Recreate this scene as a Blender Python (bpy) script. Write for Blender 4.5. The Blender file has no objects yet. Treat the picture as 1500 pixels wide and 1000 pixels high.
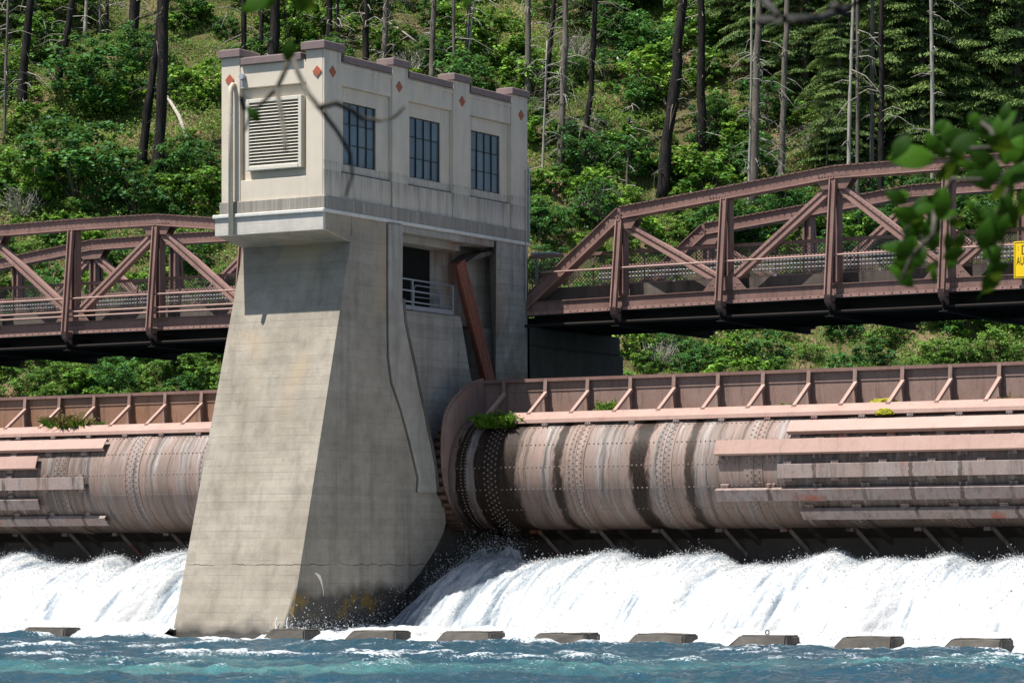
import bpy, bmesh, math, random
import numpy as np
from mathutils import Vector, Matrix
random.seed(7); rng = np.random.default_rng(11)
SC = bpy.context.scene
COL = SC.collection
R = math.radians

# ------------------------------------------------------------------ survey: camera and pixel <-> site helpers
F, YH, TH, D0, ZC = 4683., 830., R(31.15), 92., 1.95
cT, sT = math.cos(TH), math.sin(TH)
dv = np.array([-sT, cT]); rv = np.array([cT, sT])
P = -(rv*((475-750)/F*D0)+dv*D0)
O = np.array([P[0], P[1], ZC])
def ray(x, y):
    q = dv+rv*((x-750)/F); return np.array([q[0], q[1], (YH-y)/F])
def onX(x, y, X=0.):
    k = ray(x, y); return O+(X-O[0])/k[0]*k
def onY(x, y, Y=0.):
    k = ray(x, y); return O+(Y-O[1])/k[1]*k
def onD(x, y, D):
    return O+ray(x, y)*D
def proj(p):
    v = np.array([p[0]-P[0], p[1]-P[1]]); D = v@dv
    return 750+F*(v@rv)/D, YH-F*(p[2]-ZC)/D

# ------------------------------------------------------------------ objects, tags
def tag(o, label=None, cat=None, group=None, kind=None):
    if label: o['label'] = label
    if cat: o['category'] = cat
    if group: o['group'] = group
    if kind: o['kind'] = kind
    return o
def link(o, parent=None):
    COL.objects.link(o)
    if parent is not None:
        o.parent = parent
        o.matrix_parent_inverse = Matrix.Translation(parent.location).inverted()
    return o
def thing(name, loc, label, cat, group=None):
    o = bpy.data.objects.new(name, None); o.location = loc; o.empty_display_size = .3
    COL.objects.link(o); return tag(o, label, cat, group)

class MB:
    """collects shapes in site coordinates and links them as one mesh object"""
    def __init__(s): s.v = []; s.f = []; s.m = []
    def add(s, vs, fs, mi=0):
        b = len(s.v); s.v += [tuple(map(float, q)) for q in vs]
        s.f += [tuple(i+b for i in f) for f in fs]; s.m += [mi]*len(fs); return s
    def box(s, x0, x1, y0, y1, z0, z1, mi=0):
        vs = [(x, y, z) for z in (z0, z1) for y in (y0, y1) for x in (x0, x1)]
        return s.add(vs, [(0,2,3,1),(4,5,7,6),(0,1,5,4),(2,6,7,3),(0,4,6,2),(1,3,7,5)], mi)
    def bar(s, p, q, w, h, up=(0,0,1), mi=0, w2=None, h2=None):
        p = Vector(p); q = Vector(q); d = (q-p).normalized(); u = Vector(up)
        sx = d.cross(u)
        if sx.length < 1e-5: sx = d.cross(Vector((1,0,0)))
        sx.normalize(); u = sx.cross(d).normalized()
        vs = []
        for c, ww, hh in ((p, w, h), (q, w2 or w, h2 or h)):
            for a, b in ((-1,-1),(1,-1),(1,1),(-1,1)): vs.append(c+sx*(a*ww/2)+u*(b*hh/2))
        return s.add(vs, [(0,3,2,1),(4,5,6,7),(0,1,5,4),(1,2,6,5),(2,3,7,6),(3,0,4,7)], mi)
    def tube(s, pts, rad, n=8, mi=0, cap=True):
        pts = [Vector(p) for p in pts]; k = len(pts)
        rs = rad if isinstance(rad, (list, tuple, np.ndarray)) else [rad]*k
        d0 = (pts[1]-pts[0]).normalized(); u = d0.orthogonal().normalized(); vs = []
        for i, p in enumerate(pts):
            d = (pts[min(i+1, k-1)]-pts[max(i-1, 0)]).normalized()
            u = (u-d*u.dot(d)).normalized(); w = d.cross(u)
            for j in range(n):
                a = 2*math.pi*j/n; vs.append(p+(u*math.cos(a)+w*math.sin(a))*rs[i])
        fs = [(i*n+j, i*n+(j+1) % n, (i+1)*n+(j+1) % n, (i+1)*n+j) for i in range(k-1) for j in range(n)]
        if cap: fs += [tuple(range(n-1, -1, -1)), tuple((k-1)*n+j for j in range(n))]
        return s.add(vs, fs, mi)
    def prism(s, poly, a0, a1, axis='X', mi=0):
        """poly: (Y,Z) for axis X, (X,Z) for axis Y, (X,Y) for axis Z"""
        def mk(p, a):
            return (a, p[0], p[1]) if axis == 'X' else (p[0], a, p[1]) if axis == 'Y' else (p[0], p[1], a)
        n = len(poly); vs = [mk(p, a0) for p in poly]+[mk(p, a1) for p in poly]
        fs = [tuple(range(n)), tuple(range(2*n-1, n-1, -1))]+[(i, i+n, (i+1) % n+n, (i+1) % n) for i in range(n)]
        return s.add(vs, fs, mi)
    def build(s, name, mats, parent=None, smooth=False, bevel=0, at=None, segs=1):
        me = bpy.data.meshes.new(name)
        o3 = Vector(at) if at is not None else Vector((0,0,0))
        me.from_pydata([tuple(Vector(v)-o3) for v in s.v], [], s.f)
        for m in (mats if isinstance(mats, (list, tuple)) else [mats]): me.materials.append(m)
        me.polygons.foreach_set('material_index', s.m)
        bm = bmesh.new(); bm.from_mesh(me); bmesh.ops.recalc_face_normals(bm, faces=bm.faces)
        if bevel:
            es = [e for e in bm.edges if len(e.link_faces) == 2 and e.calc_face_angle(0) > .5]
            bmesh.ops.bevel(bm, geom=es, offset=bevel, segments=segs, affect='EDGES', clamp_overlap=True)
        bm.to_mesh(me); bm.free()
        if smooth: me.polygons.foreach_set('use_smooth', [True]*len(me.polygons))
        o = bpy.data.objects.new(name, me); o.location = o3
        link(o, parent)
        return o
def npmesh(name, V, Fc, mats, tint=None, smooth=False):
    """fast mesh from numpy arrays (faces all of one size)"""
    V = np.asarray(V, np.float32); Fc = np.asarray(Fc, np.int32)
    me = bpy.data.meshes.new(name); k = Fc.shape[1]
    me.vertices.add(len(V)); me.vertices.foreach_set('co', V.ravel())
    me.loops.add(Fc.size); me.loops.foreach_set('vertex_index', Fc.ravel())
    me.polygons.add(len(Fc)); me.polygons.foreach_set('loop_start', np.arange(0, Fc.size, k, dtype=np.int32))
    if smooth: me.polygons.foreach_set('use_smooth', np.ones(len(Fc), bool))
    for m in (mats if isinstance(mats, (list, tuple)) else [mats]): me.materials.append(m)
    if tint is not None:
        a = me.attributes.new('tint', 'FLOAT', 'FACE' if len(tint) == len(Fc) else 'POINT'); a.data.foreach_set('value', np.asarray(tint, np.float32))
    me.update(calc_edges=True); me.validate()
    return me
def vnoise(x, y, seed=0):
    xi = np.floor(x).astype(np.int64); yi = np.floor(y).astype(np.int64); fx = x-xi; fy = y-yi
    def h(a, b):
        n = (a*374761393+b*668265263+seed*974634777) & 0xffffffff
        n = ((n ^ (n >> 13))*1274126177) & 0xffffffff
        return ((n ^ (n >> 16)) & 0xffff)/65535.
    u = fx*fx*fx*(fx*(fx*6-15)+10); v = fy*fy*fy*(fy*(fy*6-15)+10)
    return (h(xi, yi)*(1-u)+h(xi+1, yi)*u)*(1-v)+(h(xi, yi+1)*(1-u)+h(xi+1, yi+1)*u)*v
def fbm(x, y, o=4, seed=0):
    r = 0; a = .5
    for i in range(o): r = r+a*(vnoise(x, y, seed+i)-.5)*2; x = x*2.03+17.1; y = y*2.03+9.7; a *= .5
    return r

# ------------------------------------------------------------------ materials
class NT:
    def __init__(s, name):
        s.m = bpy.data.materials.new(name); s.m.use_nodes = True; s.t = s.m.node_tree; s.t.nodes.clear()
        s.out = s.t.nodes.new('ShaderNodeOutputMaterial')
        s.pos = s.n('ShaderNodeNewGeometry').outputs['Position']
    def n(s, ty, props=None, **ins):
        q = s.t.nodes.new(ty)
        for k, v in (props or {}).items(): setattr(q, k, v)
        for k, v in ins.items():
            sk = q.inputs[int(k[1:])] if k[0] == 'i' and k[1:].isdigit() else q.inputs[k.replace('_', ' ')]
            s.set(sk, v)
        return q
    def set(s, sk, v):
        if hasattr(v, 'is_output'): s.t.links.new(v, sk)
        else:
            if sk.type == 'RGBA' and len(v) == 3: v = (*v, 1)
            sk.default_value = v
    def vscale(s, v, sc): return s.n('ShaderNodeVectorMath', {'operation': 'MULTIPLY'}, i0=v, i1=sc).outputs[0]
    def noise(s, v, scale, detail=4, rough=.55): return s.n('ShaderNodeTexNoise', None, Vector=v, Scale=scale, Detail=detail, Roughness=rough).outputs['Fac']
    def math(s, op, a, b=0., c=0.): return s.n('ShaderNodeMath', {'operation': op}, i0=a, i1=b, i2=c).outputs[0]
    def rng(s, v, a, b, c=0., d=1.): return s.n('ShaderNodeMapRange', None, i0=v, i1=a, i2=b, i3=c, i4=d).outputs[0]
    def mix(s, f, a, b, mode='MIX'):
        q = s.n('ShaderNodeMix', {'data_type': 'RGBA', 'blend_type': mode})
        s.set(q.inputs['Factor'], f); s.set([i for i in q.inputs if i.name == 'A' and i.type == 'RGBA'][0], a); s.set([i for i in q.inputs if i.name == 'B' and i.type == 'RGBA'][0], b)
        return [i for i in q.outputs if i.type == 'RGBA'][0]
    def ramp(s, f, stops, interp='LINEAR'):
        q = s.n('ShaderNodeValToRGB', None, Fac=f); cr = q.color_ramp; cr.interpolation = interp
        while len(cr.elements) < len(stops): cr.elements.new(.5)
        for e, (p, c) in zip(cr.elements, stops): e.position = p; e.color = (*c, 1) if not isinstance(c, (int, float)) else (c, c, c, 1)
        return q.outputs[0]
    def xyz(s, v=None):
        q = s.n('ShaderNodeSeparateXYZ', None, i0=v if v is not None else s.pos); return q.outputs
    def attr(s, name): return s.n('ShaderNodeAttribute', {'attribute_name': name}).outputs['Fac']
    def bump(s, h, st=.3, d=.02): return s.n('ShaderNodeBump', None, Height=h, Strength=st, Distance=d).outputs[0]
    def surf(s, col, rough=.8, normal=None, spec=.3, metal=0.):
        b = s.n('ShaderNodeBsdfPrincipled', None, Base_Color=col, Roughness=rough, Metallic=metal)
        b.inputs['Specular IOR Level'].default_value = spec
        if normal is not None: s.set(b.inputs['Normal'], normal)
        s.t.links.new(b.outputs[0], s.out.inputs[0]); s.b = b; return s.m

def concrete(name, base, dark, lite, lines=1., streak=.5, wet=False, tan=0., rust=False):
    t = NT(name); x, y, z = t.xyz()
    big = t.noise(t.pos, .45, 6, .6); mid = t.noise(t.pos, 2.3, 6, .65); fine = t.noise(t.pos, 26, 5, .8); grit = t.noise(t.pos, 75, 2, .6)
    vst = t.noise(t.vscale(t.pos, (2.6, 2.6, .22)), 1.0, 6, .65)
    c = t.mix(t.rng(big, .35, .65), base, lite)
    c = t.mix(t.rng(mid, .42, .78, 0, .42), c, dark)
    c = t.mix(t.math('MULTIPLY', t.rng(vst, .5, .68), streak), c, dark)
    if tan: c = t.mix(t.math('MULTIPLY', t.rng(t.noise(t.vscale(t.pos, (1, 1, .5)), .55, 5), .5, .66), t.rng(z, 5.5, 8.5, 0, tan)), c, (.40, .31, .20))
    # form-board lines
    zz = t.math('ADD', t.math('MULTIPLY', z, 4.7), t.math('MULTIPLY', t.noise(t.pos, 3., 2), .06))
    fr = t.math('FRACT', zz); ln = t.math('LESS_THAN', fr, .07)
    ln = t.math('MULTIPLY', ln, t.rng(t.noise(t.vscale(t.pos, (.5, .5, 3)), 1.3, 3), .42, .62))
    row = t.n('ShaderNodeTexWhiteNoise', {'noise_dimensions': '1D'}, W=t.math('FLOOR', zz)).outputs['Value']
    c = t.mix(t.math('MULTIPLY', t.rng(row, .2, 1), .16*lines), c, dark)
    c = t.mix(t.math('MULTIPLY', ln, .36*lines), c, dark)
    # pits and pale scrapes
    vor = t.n('ShaderNodeTexVoronoi', None, Vector=t.pos, Scale=3.1).outputs['Distance']
    pit = t.math('LESS_THAN', vor, t.rng(t.noise(t.pos, 1.2, 2), .5, .75, 0, .09))
    c = t.mix(t.math('MULTIPLY', pit, .8), c, tuple(k*.25 for k in dark))
    c = t.mix(t.rng(fine, .58, .78, 0, .4), c, lite)
    c = t.mix(t.rng(fine, .45, .25, 0, .6), c, dark)
    c = t.mix(t.rng(grit, .56, .7, 0, .45), c, lite); c = t.mix(t.rng(grit, .44, .3, 0, .5), c, dark)
    rough = .88
    if rust:                                            # rust washed off the rack rail; low in the slot, damp and painted shade
        dl = t.math('SUBTRACT', y, t.math('ADD', 8.02, t.math('MULTIPLY', t.math('SUBTRACT', 11.46, z), .595)))
        rr = t.math('MULTIPLY', t.math('MULTIPLY', t.rng(dl, -1.0, -.2), t.rng(dl, 1.9, .5)), t.rng(t.noise(t.vscale(t.pos, (1, 1, .4)), 1.3, 5, .65), .42, .62))
        c = t.mix(t.math('MULTIPLY', rr, .75), c, (.17, .065, .035))
        c = t.mix(t.math('MULTIPLY', t.rng(t.math('ADD', z, t.math('MULTIPLY', t.noise(t.pos, .9, 4), 1.6)), 8.0, 5.6), .75), c, (.06, .05, .045))
    if wet:
        # crack across the pier, two metres above the river
        ck = t.math('ABSOLUTE', t.math('SUBTRACT', z, t.math('ADD', 2.02, t.math('MULTIPLY', t.math('SUBTRACT', t.noise(t.vscale(t.pos, (1, 1, .2)), 1.9, 6, .65), .5), .26))))
        c = t.mix(t.math('MULTIPLY', t.math('LESS_THAN', ck, .011), t.rng(t.noise(t.pos, .9, 2), .38, .5, .15, .95)), c, (.02, .018, .015))
        # waterline: soaked concrete and ochre moss
        wob = t.math('MULTIPLY', t.math('SUBTRACT', t.noise(t.pos, 1.1, 5), .5), .9)
        side = t.rng(x, -.3, -.02)
        lvl = t.math('ADD', t.rng(side, 0, 1, .28, 1.3), wob)
        w = t.rng(t.math('SUBTRACT', lvl, z), -.22, .22)
        c = t.mix(t.math('MULTIPLY', w, .93), c, (.030, .028, .025))
        moss = t.math('MULTIPLY', t.rng(t.noise(t.pos, 1.5, 4), .52, .6), t.math('MULTIPLY', side, t.math('MULTIPLY', t.rng(z, .35, .6), t.rng(z, 1.3, 1.0))))
        moss = t.math('MULTIPLY', moss, t.rng(y, 3.2, 2.2))
        c = t.mix(t.math('MULTIPLY', moss, .85), c, (.16, .10, .015))
        rough = t.rng(w, 0, 1, .88, .4)
    h = t.math('ADD', t.math('MULTIPLY', fine, .5), t.math('ADD', t.math('MULTIPLY', mid, .8), t.math('MULTIPLY', ln, -.8)))
    return t.surf(c, rough, t.bump(h, .5, .025))

def paint_wall(name, side):
    t = NT(name); x, y, z = t.xyz()
    mott = t.noise(t.pos, 1.4, 5, .6); fine = t.noise(t.pos, 30, 2)
    c = t.mix(t.rng(mott, .35, .7), (.60, .53, .43), (.54, .475, .385))
    c = t.mix(t.rng(fine, .5, .75, 0, .25), c, (.40, .37, .32))
    st = t.noise(t.vscale(t.pos, (5, 5, .35)), 1., 6, .75)
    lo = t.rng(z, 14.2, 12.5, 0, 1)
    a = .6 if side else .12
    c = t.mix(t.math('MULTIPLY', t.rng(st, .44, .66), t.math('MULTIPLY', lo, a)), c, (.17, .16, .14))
    hi = t.math('MULTIPLY', t.rng(z, 15.9, 16.8), t.rng(st, .52, .7, 0, .75 if side else .12))
    c = t.mix(hi, c, (.13, .12, .11))
    if side:
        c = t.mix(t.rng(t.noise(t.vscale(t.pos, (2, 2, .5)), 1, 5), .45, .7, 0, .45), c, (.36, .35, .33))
        sf = t.noise(t.vscale(t.pos, (14, 14, .5)), 1., 5, .75)
        d1 = t.math('MULTIPLY', t.rng(z, 12.75, 13.40), t.rng(z, 13.42, 13.39)); d1 = t.math('MULTIPLY', d1, t.rng(sf, .38, .62))
        d2 = t.math('MULTIPLY', t.math('ADD', t.rng(z, 12.64, 12.62), 0.), t.rng(sf, .25, .6, .45, .95))
        d3 = t.math('MULTIPLY', t.math('MULTIPLY', t.rng(z, 13.4, 13.66), t.rng(z, 13.68, 13.66)), t.rng(sf, .42, .66))
        dd = t.math('MAXIMUM', d1, t.math('MAXIMUM', d2, d3)); c = t.mix(t.math('MULTIPLY', dd, .8), c, (.13, .125, .115))
    spk = t.math('LESS_THAN', t.n('ShaderNodeTexVoronoi', None, Vector=t.pos, Scale=7.).outputs['Distance'], t.rng(t.noise(t.pos, 2.2, 3), .55, .75, 0, .13))
    c = t.mix(t.math('MULTIPLY', spk, .7), c, (.08, .07, .06))
    return t.surf(c, .75, t.bump(t.math('ADD', fine, t.math('MULTIPLY', mott, 2)), .25, .01))

def steel(name, base, alt, rust, amt=.5, rough=.55, streak=True, lo=.52):
    t = NT(name)
    big = t.noise(t.pos, 1.1, 6, .65); fine = t.noise(t.pos, 16, 4, .65)
    vs = t.noise(t.vscale(t.pos, (5, 5, .5)), 1, 6, .7)
    c = t.mix(t.rng(big, .35, .68), base, alt)
    c = t.mix(t.rng(vs, lo, lo+.2, 0, amt if streak else amt*.4), c, rust)
    if lo < .5:                                         # wash marks under each bracket
        xx = t.math('ADD', t.xyz()[0], t.math('MULTIPLY', t.math('SUBTRACT', t.noise(t.pos, 5, 3), .5), .16))
        fr = t.math('FRACT', t.math('DIVIDE', t.math('SUBTRACT', xx, 9.74), 1.482))
        c = t.mix(t.math('MULTIPLY', t.math('LESS_THAN', fr, .085), t.rng(t.noise(t.pos, .8, 2), .40, .55, .1, .8)), c, (.06, .042, .034))
    if lo < .5: c = t.mix(t.rng(t.noise(t.vscale(t.pos, (1, 1, 1.5)), .55, 4, .6), .60, .66, 0, .8), c, (.30, .075, .045))
    c = t.mix(t.rng(fine, .56, .74, 0, amt*.8), c, tuple(k*.35 for k in base))
    c = t.mix(t.rng(fine, .42, .25, 0, .25), c, tuple(min(1, k*1.5) for k in alt))
    return t.surf(c, t.rng(big, .3, .7, rough-.1, rough+.15), t.bump(fine, .2, .01))

YC, ZCN, RD = 7.75, 4.78, 1.70          # axis and radius of the roller gates
def drum_mat(name, left):
    t = NT(name); x, y, z = t.xyz()
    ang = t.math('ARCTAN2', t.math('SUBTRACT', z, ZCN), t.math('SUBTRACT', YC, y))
    cv = t.n('ShaderNodeCombineXYZ', None, X=t.math('ADD', x, t.math('MULTIPLY', t.math('SUBTRACT', t.noise(t.pos, 1.6, 3), .5), .22)), Y=ang, Z=0.).outputs[0]
    s1 = t.noise(t.vscale(cv, (1.5, .22, 1)), 1., 8, .62)
    s2 = t.noise(t.vscale(cv, (6., .35, 1)), 1., 6, .7)
    s3 = t.noise(t.vscale(cv, (.7, .25, 1)), 1.3, 4, .6)
    sp = t.noise(t.pos, 14, 5, .7)
    pink = (.265, .186, .157); tan = (.185, .142, .120); grey = (.25, .232, .222)
    c = t.mix(t.rng(s3, .38, .62), pink, tan)
    c = t.mix(t.rng(s1, .50, .58, 0, .8), c, grey)
    c = t.mix(t.rng(s2, .52, .62, 0, .75), c, (.065, .045, .036))
    c = t.mix(t.math('MULTIPLY', t.rng(s2, .46, .36), t.rng(s1, .45, .58, .15, 1.)), c, (.42, .38, .36))
    # dark bands of water under each bracket; near the pier, its shadow painted in
    edge = t.math('MULTIPLY', t.math('SUBTRACT', t.noise(t.vscale(cv, (2., 1.1, 1)), 2., 5, .6), .5), .5)
    xe = t.math('ADD', x, edge)
    xs = t.math('ADD', xe, t.math('MULTIPLY', ang, .0))
    if not left:
        u = t.rng(xs, 0., 12.)
        k = lambda a: a/12.
        bands = [(0, 0), (.62, .0), (.66, .97), (1.0, .97), (1.04, .25), (1.28, .25), (1.32, 1.), (2.0, .98), (2.06, .98), (2.72, .98), (2.95, .1), (4.02, 0), (4.1, .95), (4.32, .95), (4.4, 0), (6.6, 0), (6.75, 1.), (7.2, 1.), (7.3, 0), (8.45, 0), (8.52, .9), (8.75, .9), (8.85, 0), (10, .0), (12, .1)]
        b1 = t.ramp(u, [(k(a), v) for a, v in bands])
    hb = t.rng(s1, .56, .64)
    c = t.mix(t.math('MULTIPLY', hb, .6), c, (.05, .034, .026))
    c = t.mix(t.rng(ang, -.2, -1.3, 0, .6), c, (.085, .055, .042))  # underside darkened by angle, shade painted into the colour
    c = t.mix(t.rng(sp, .58, .72, 0, .6), c, (.10, .062, .047))
    c = t.mix(t.rng(t.noise(t.vscale(cv, (1.1, .9, 1)), 1.7, 6, .7), .55, .7, 0, .55), c, (.13, .075, .052))
    if not left:
        dry = t.rng(s2, .66, .54, .75, 1.)
        c = t.mix(t.math('MULTIPLY', b1, dry), c, t.mix(t.rng(sp, .4, .65), (.008, .006, .005), (.034, .019, .011)))
    # between the fender channels: painted fender shade, rust runs and old wash marks
    fx = t.rng(xe, 11.7, 12.0) if not left else t.rng(xe, -13.1, -13.5)
    s4 = t.noise(t.vscale(cv, (3.2, .5, 1)), 1.3, 6, .7)
    c = t.mix(t.math('MULTIPLY', fx, t.rng(s4, .44, .56, .25, .85)), c, t.mix(t.rng(s2, .42, .6), (.05, .038, .032), (.15, .115, .10)))
    c = t.mix(t.math('MULTIPLY', fx, t.rng(s4, .40, .33, 0, .8)), c, (.30, .27, .255))
    # plate seams
    fr = t.math('FRACT', t.math('DIVIDE', t.math('ADD', x, 1.09 if not left else .11), 2.96))
    seam = t.math('LESS_THAN', fr, .008)
    c = t.mix(t.math('MULTIPLY', seam, .8), c, (.04, .03, .025))
    return t.surf(c, t.rng(s1, .3, .7, .5, .68), t.bump(sp, .15, .01), spec=.2)

def leaf_mat(name, stops, trans=.35, rough=.55, spec=.25):
    t = NT(name)
    rnd = t.n('ShaderNodeObjectInfo').outputs['Random']
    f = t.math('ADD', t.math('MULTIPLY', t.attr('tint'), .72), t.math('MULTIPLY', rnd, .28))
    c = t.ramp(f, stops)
    b = t.n('ShaderNodeBsdfPrincipled', None, Base_Color=c, Roughness=rough); b.inputs['Specular IOR Level'].default_value = spec
    tr = t.n('ShaderNodeBsdfTranslucent', None, Color=t.mix(.5, c, (.16, .22, .02)))
    mx = t.n('ShaderNodeMixShader', None, i0=trans, i1=b.outputs[0], i2=tr.outputs[0])
    t.t.links.new(mx.outputs[0], t.out.inputs[0]); return t.m
def bark(name, a, b):
    t = NT(name); tc = t.n('ShaderNodeTexCoord').outputs['Object']
    v = t.noise(t.vscale(tc, (9, 9, 1.2)), 1, 5, .7); big = t.noise(tc, .6, 3)
    c = t.mix(t.rng(v, .38, .66), a, b); c = t.mix(t.rng(big, .5, .7, 0, .5), c, tuple(k*.4 for k in a))
    return t.surf(c, .9, t.bump(v, .6, .05), .1)
def plain(name, col, rough=.6, spec=.3, metal=0., var=.35, scale=9):
    t = NT(name); n1 = t.noise(t.pos, scale, 5, .65); n2 = t.noise(t.pos, scale*.15, 4)
    c = t.mix(t.rng(n1, .4, .7, 0, var), col, tuple(k*.45 for k in col)); c = t.mix(t.rng(n2, .4, .7, 0, var*.6), c, tuple(min(1, k*1.35) for k in col))
    return t.surf(c, rough, t.bump(n1, .1, .01), spec, metal)

M = {}
M['pier'] = concrete('pier_concrete', (.272, .240, .190), (.100, .087, .070), (.39, .35, .288), 1.0, .35, True, 1.)
M['corbel'] = concrete('corbel_concrete', (.50, .47, .42), (.27, .24, .20), (.58, .55, .50), .5, .3)
M['recess'] = concrete('recess_concrete', (.31, .285, .25), (.12, .108, .092), (.42, .395, .35), 1.9, .6, rust=True)
M['dark_conc'] = concrete('wet_and_shaded_concrete', (.075, .07, .062), (.04, .036, .03), (.11, .10, .09), .5, .6)
M['block'] = concrete('baffle_concrete', (.075, .067, .057), (.032, .028, .023), (.15, .135, .118), 0, .3)
M['wall_f'] = paint_wall('cream_painted_concrete', False)
M['wall_s'] = paint_wall('weathered_cream_concrete', True)
M['white'] = plain('chalky_white_paint', (.60, .575, .53), .7)
M['coping'] = plain('brown_coping', (.185, .135, .130), .6, .35, var=.35, scale=4)
M['tile'] = plain('terracotta_tile', (.36, .10, .055), .6, var=.4)
M['louver'] = plain('cream_louver_paint', (.58, .54, .455), .6, var=.2)
M['void'] = plain('dark_interior', (.012, .012, .012), .9, .1)
M['muntin'] = plain('old_window_bar', (.035, .032, .03), .7, var=.6, scale=14)
M['galv'] = plain('galvanised_steel', (.30, .32, .34), .45, .5, .3, var=.25)
M['pipe'] = steel('rusting_white_pipe', (.60, .55, .45), (.52, .46, .36), (.22, .09, .03), .8)
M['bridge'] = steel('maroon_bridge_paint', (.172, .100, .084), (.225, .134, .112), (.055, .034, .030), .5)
M['bridge_lit'] = steel('sunlit_bridge_paint', (.26, .155, .13), (.32, .195, .165), (.10, .058, .05), .45)  # lighter copy of the bridge paint, for faces the sun catches
M['gate'] = steel('faded_pink_gate_paint', (.335, .215, .178), (.375, .25, .21), (.17, .11, .088), .4)
M['shield'] = steel('weathered_shield_plate', (.215, .135, .108), (.25, .175, .15), (.09, .062, .052), .8)
M['shield_l'] = steel('rust_brown_shield_plate', (.24, .125, .075), (.28, .165, .115), (.10, .06, .045), .7)
M['fender_lo'] = steel('stained_fender_paint', (.265, .185, .160), (.285, .245, .228), (.085, .062, .052), .7, lo=.49)
M['gate_dk'] = steel('dark_wet_gate_steel', (.062, .047, .040), (.10, .072, .060), (.03, .024, .02), .6)
M['drum_r'] = drum_mat('streaked_drum_plate', False); M['drum_l'] = drum_mat('faded_drum_plate', True)
M['rivet'] = plain('worn_rivet_heads', (.16, .12, .10), .5, .4)
M['rivet_dk'] = plain('rusted_rivet_heads', (.07, .045, .035), .6, .3)
M['rack'] = steel('red_rack_paint', (.30, .095, .055), (.20, .085, .065), (.10, .045, .035), .6)
M['gear'] = steel('brown_gear_steel', (.13, .07, .052), (.17, .10, .08), (.05, .03, .024), .6)
M['asphalt'] = plain('road_deck', (.06, .058, .055), .9)
M['curb'] = concrete('stained_curb', (.085, .068, .058), (.028, .022, .019), (.13, .11, .095), 0, .9)
M['yellow'] = plain('sign_yellow', (.78, .52, .01), .5, var=.12)
M['black'] = plain('sign_black', (.012, .012, .012), .6)
M['mesh'] = plain('chain_link_wire', (.17, .135, .12), .5, .4, .4)
def glass_mat():
    t = NT('dusty_blue_window_glass'); n1 = t.noise(t.pos, 1.1, 3); n2 = t.noise(t.pos, 9, 4)
    c = t.mix(t.rng(n1, .35, .65), (.045, .078, .105), (.085, .13, .165)); c = t.mix(t.math('MULTIPLY', t.attr('tint'), .6), c, (.020, .040, .060)); c = t.mix(t.rng(n2, .6, .75, 0, .3), c, (.12, .14, .15))
    return t.surf(c, .22, t.bump(n1, .05, .02), .5)
M['glass'] = glass_mat()
M['bark_burnt'] = bark('charred_bark', (.012, .011, .011), (.042, .036, .033))
M['bark_grey'] = bark('grey_bark', (.10, .085, .072), (.20, .175, .15))
M['bark_pale'] = bark('silvery_dead_wood', (.24, .22, .19), (.42, .39, .34))
G = [(0., (0.020, 0.061, 0.016)), (.3, (0.056, 0.155, 0.024)), (.55, (0.137, 0.295, 0.038)), (.8, (0.250, 0.444, 0.059)), (1., (0.381, 0.565, 0.107))]
M['leaf_maple'] = leaf_mat('maple_leaves', G)
M['leaf_dark'] = leaf_mat('dark_shrub_leaves', [(0., (0.009, 0.046, 0.019)), (.45, (0.036, 0.140, 0.036)), (.8, (0.090, 0.268, 0.061)), (1., (0.191, 0.428, 0.103))])
M['leaf_shrub'] = leaf_mat('olive_shrub_leaves', [(0., (0.029, 0.077, 0.018)), (.4, (0.101, 0.228, 0.040)), (.8, (0.215, 0.377, 0.070)), (1., (0.370, 0.498, 0.122))])
M['herb'] = leaf_mat('undergrowth_leaves', [(0., (0.053, 0.119, 0.027)), (.5, (0.151, 0.282, 0.050)), (.8, (0.263, 0.401, 0.084)), (1., (0.396, 0.477, 0.151))])
M['needle'] = leaf_mat('conifer_needles', [(0., (.022, .052, .026)), (.4, (.090, .160, .052)), (.75, (.19, .275, .082)), (1., (.26, .35, .11))], .2, .7, .08)
M['grass'] = leaf_mat('hill_grass', [(0., (0.086, 0.160, 0.032)), (.4, (0.177, 0.296, 0.054)), (.7, (0.283, 0.376, 0.081)), (1., (0.452, 0.448, 0.200))], .4)
M['weed'] = leaf_mat('gate_weeds', [(0., (.015, .05, .006)), (.5, (.06, .15, .012)), (1., (.17, .27, .025))], .35)
M['dry'] = leaf_mat('dry_stalks', [(0., (.10, .08, .03)), (.6, (.22, .17, .07)), (1., (.35, .20, .02))], .2)
M['moss'] = plain('yellow_moss', (.26, .25, .018), .9, var=.5, scale=20)
M['fg_leaf'] = leaf_mat('near_leaves', [(0., (.010, .036, .003)), (.5, (.022, .075, .004)), (.9, (.05, .14, .008)), (1., (.08, .17, .02))], .4, .6, .08)  # dark green tone of the nearby leaves
M['fg_twig'] = bark('mossy_twig', (.055, .052, .042), (.11, .10, .08))
M['fg_branch'] = bark('lichen_branch', (.010, .009, .008), (.075, .072, .066))

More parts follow.
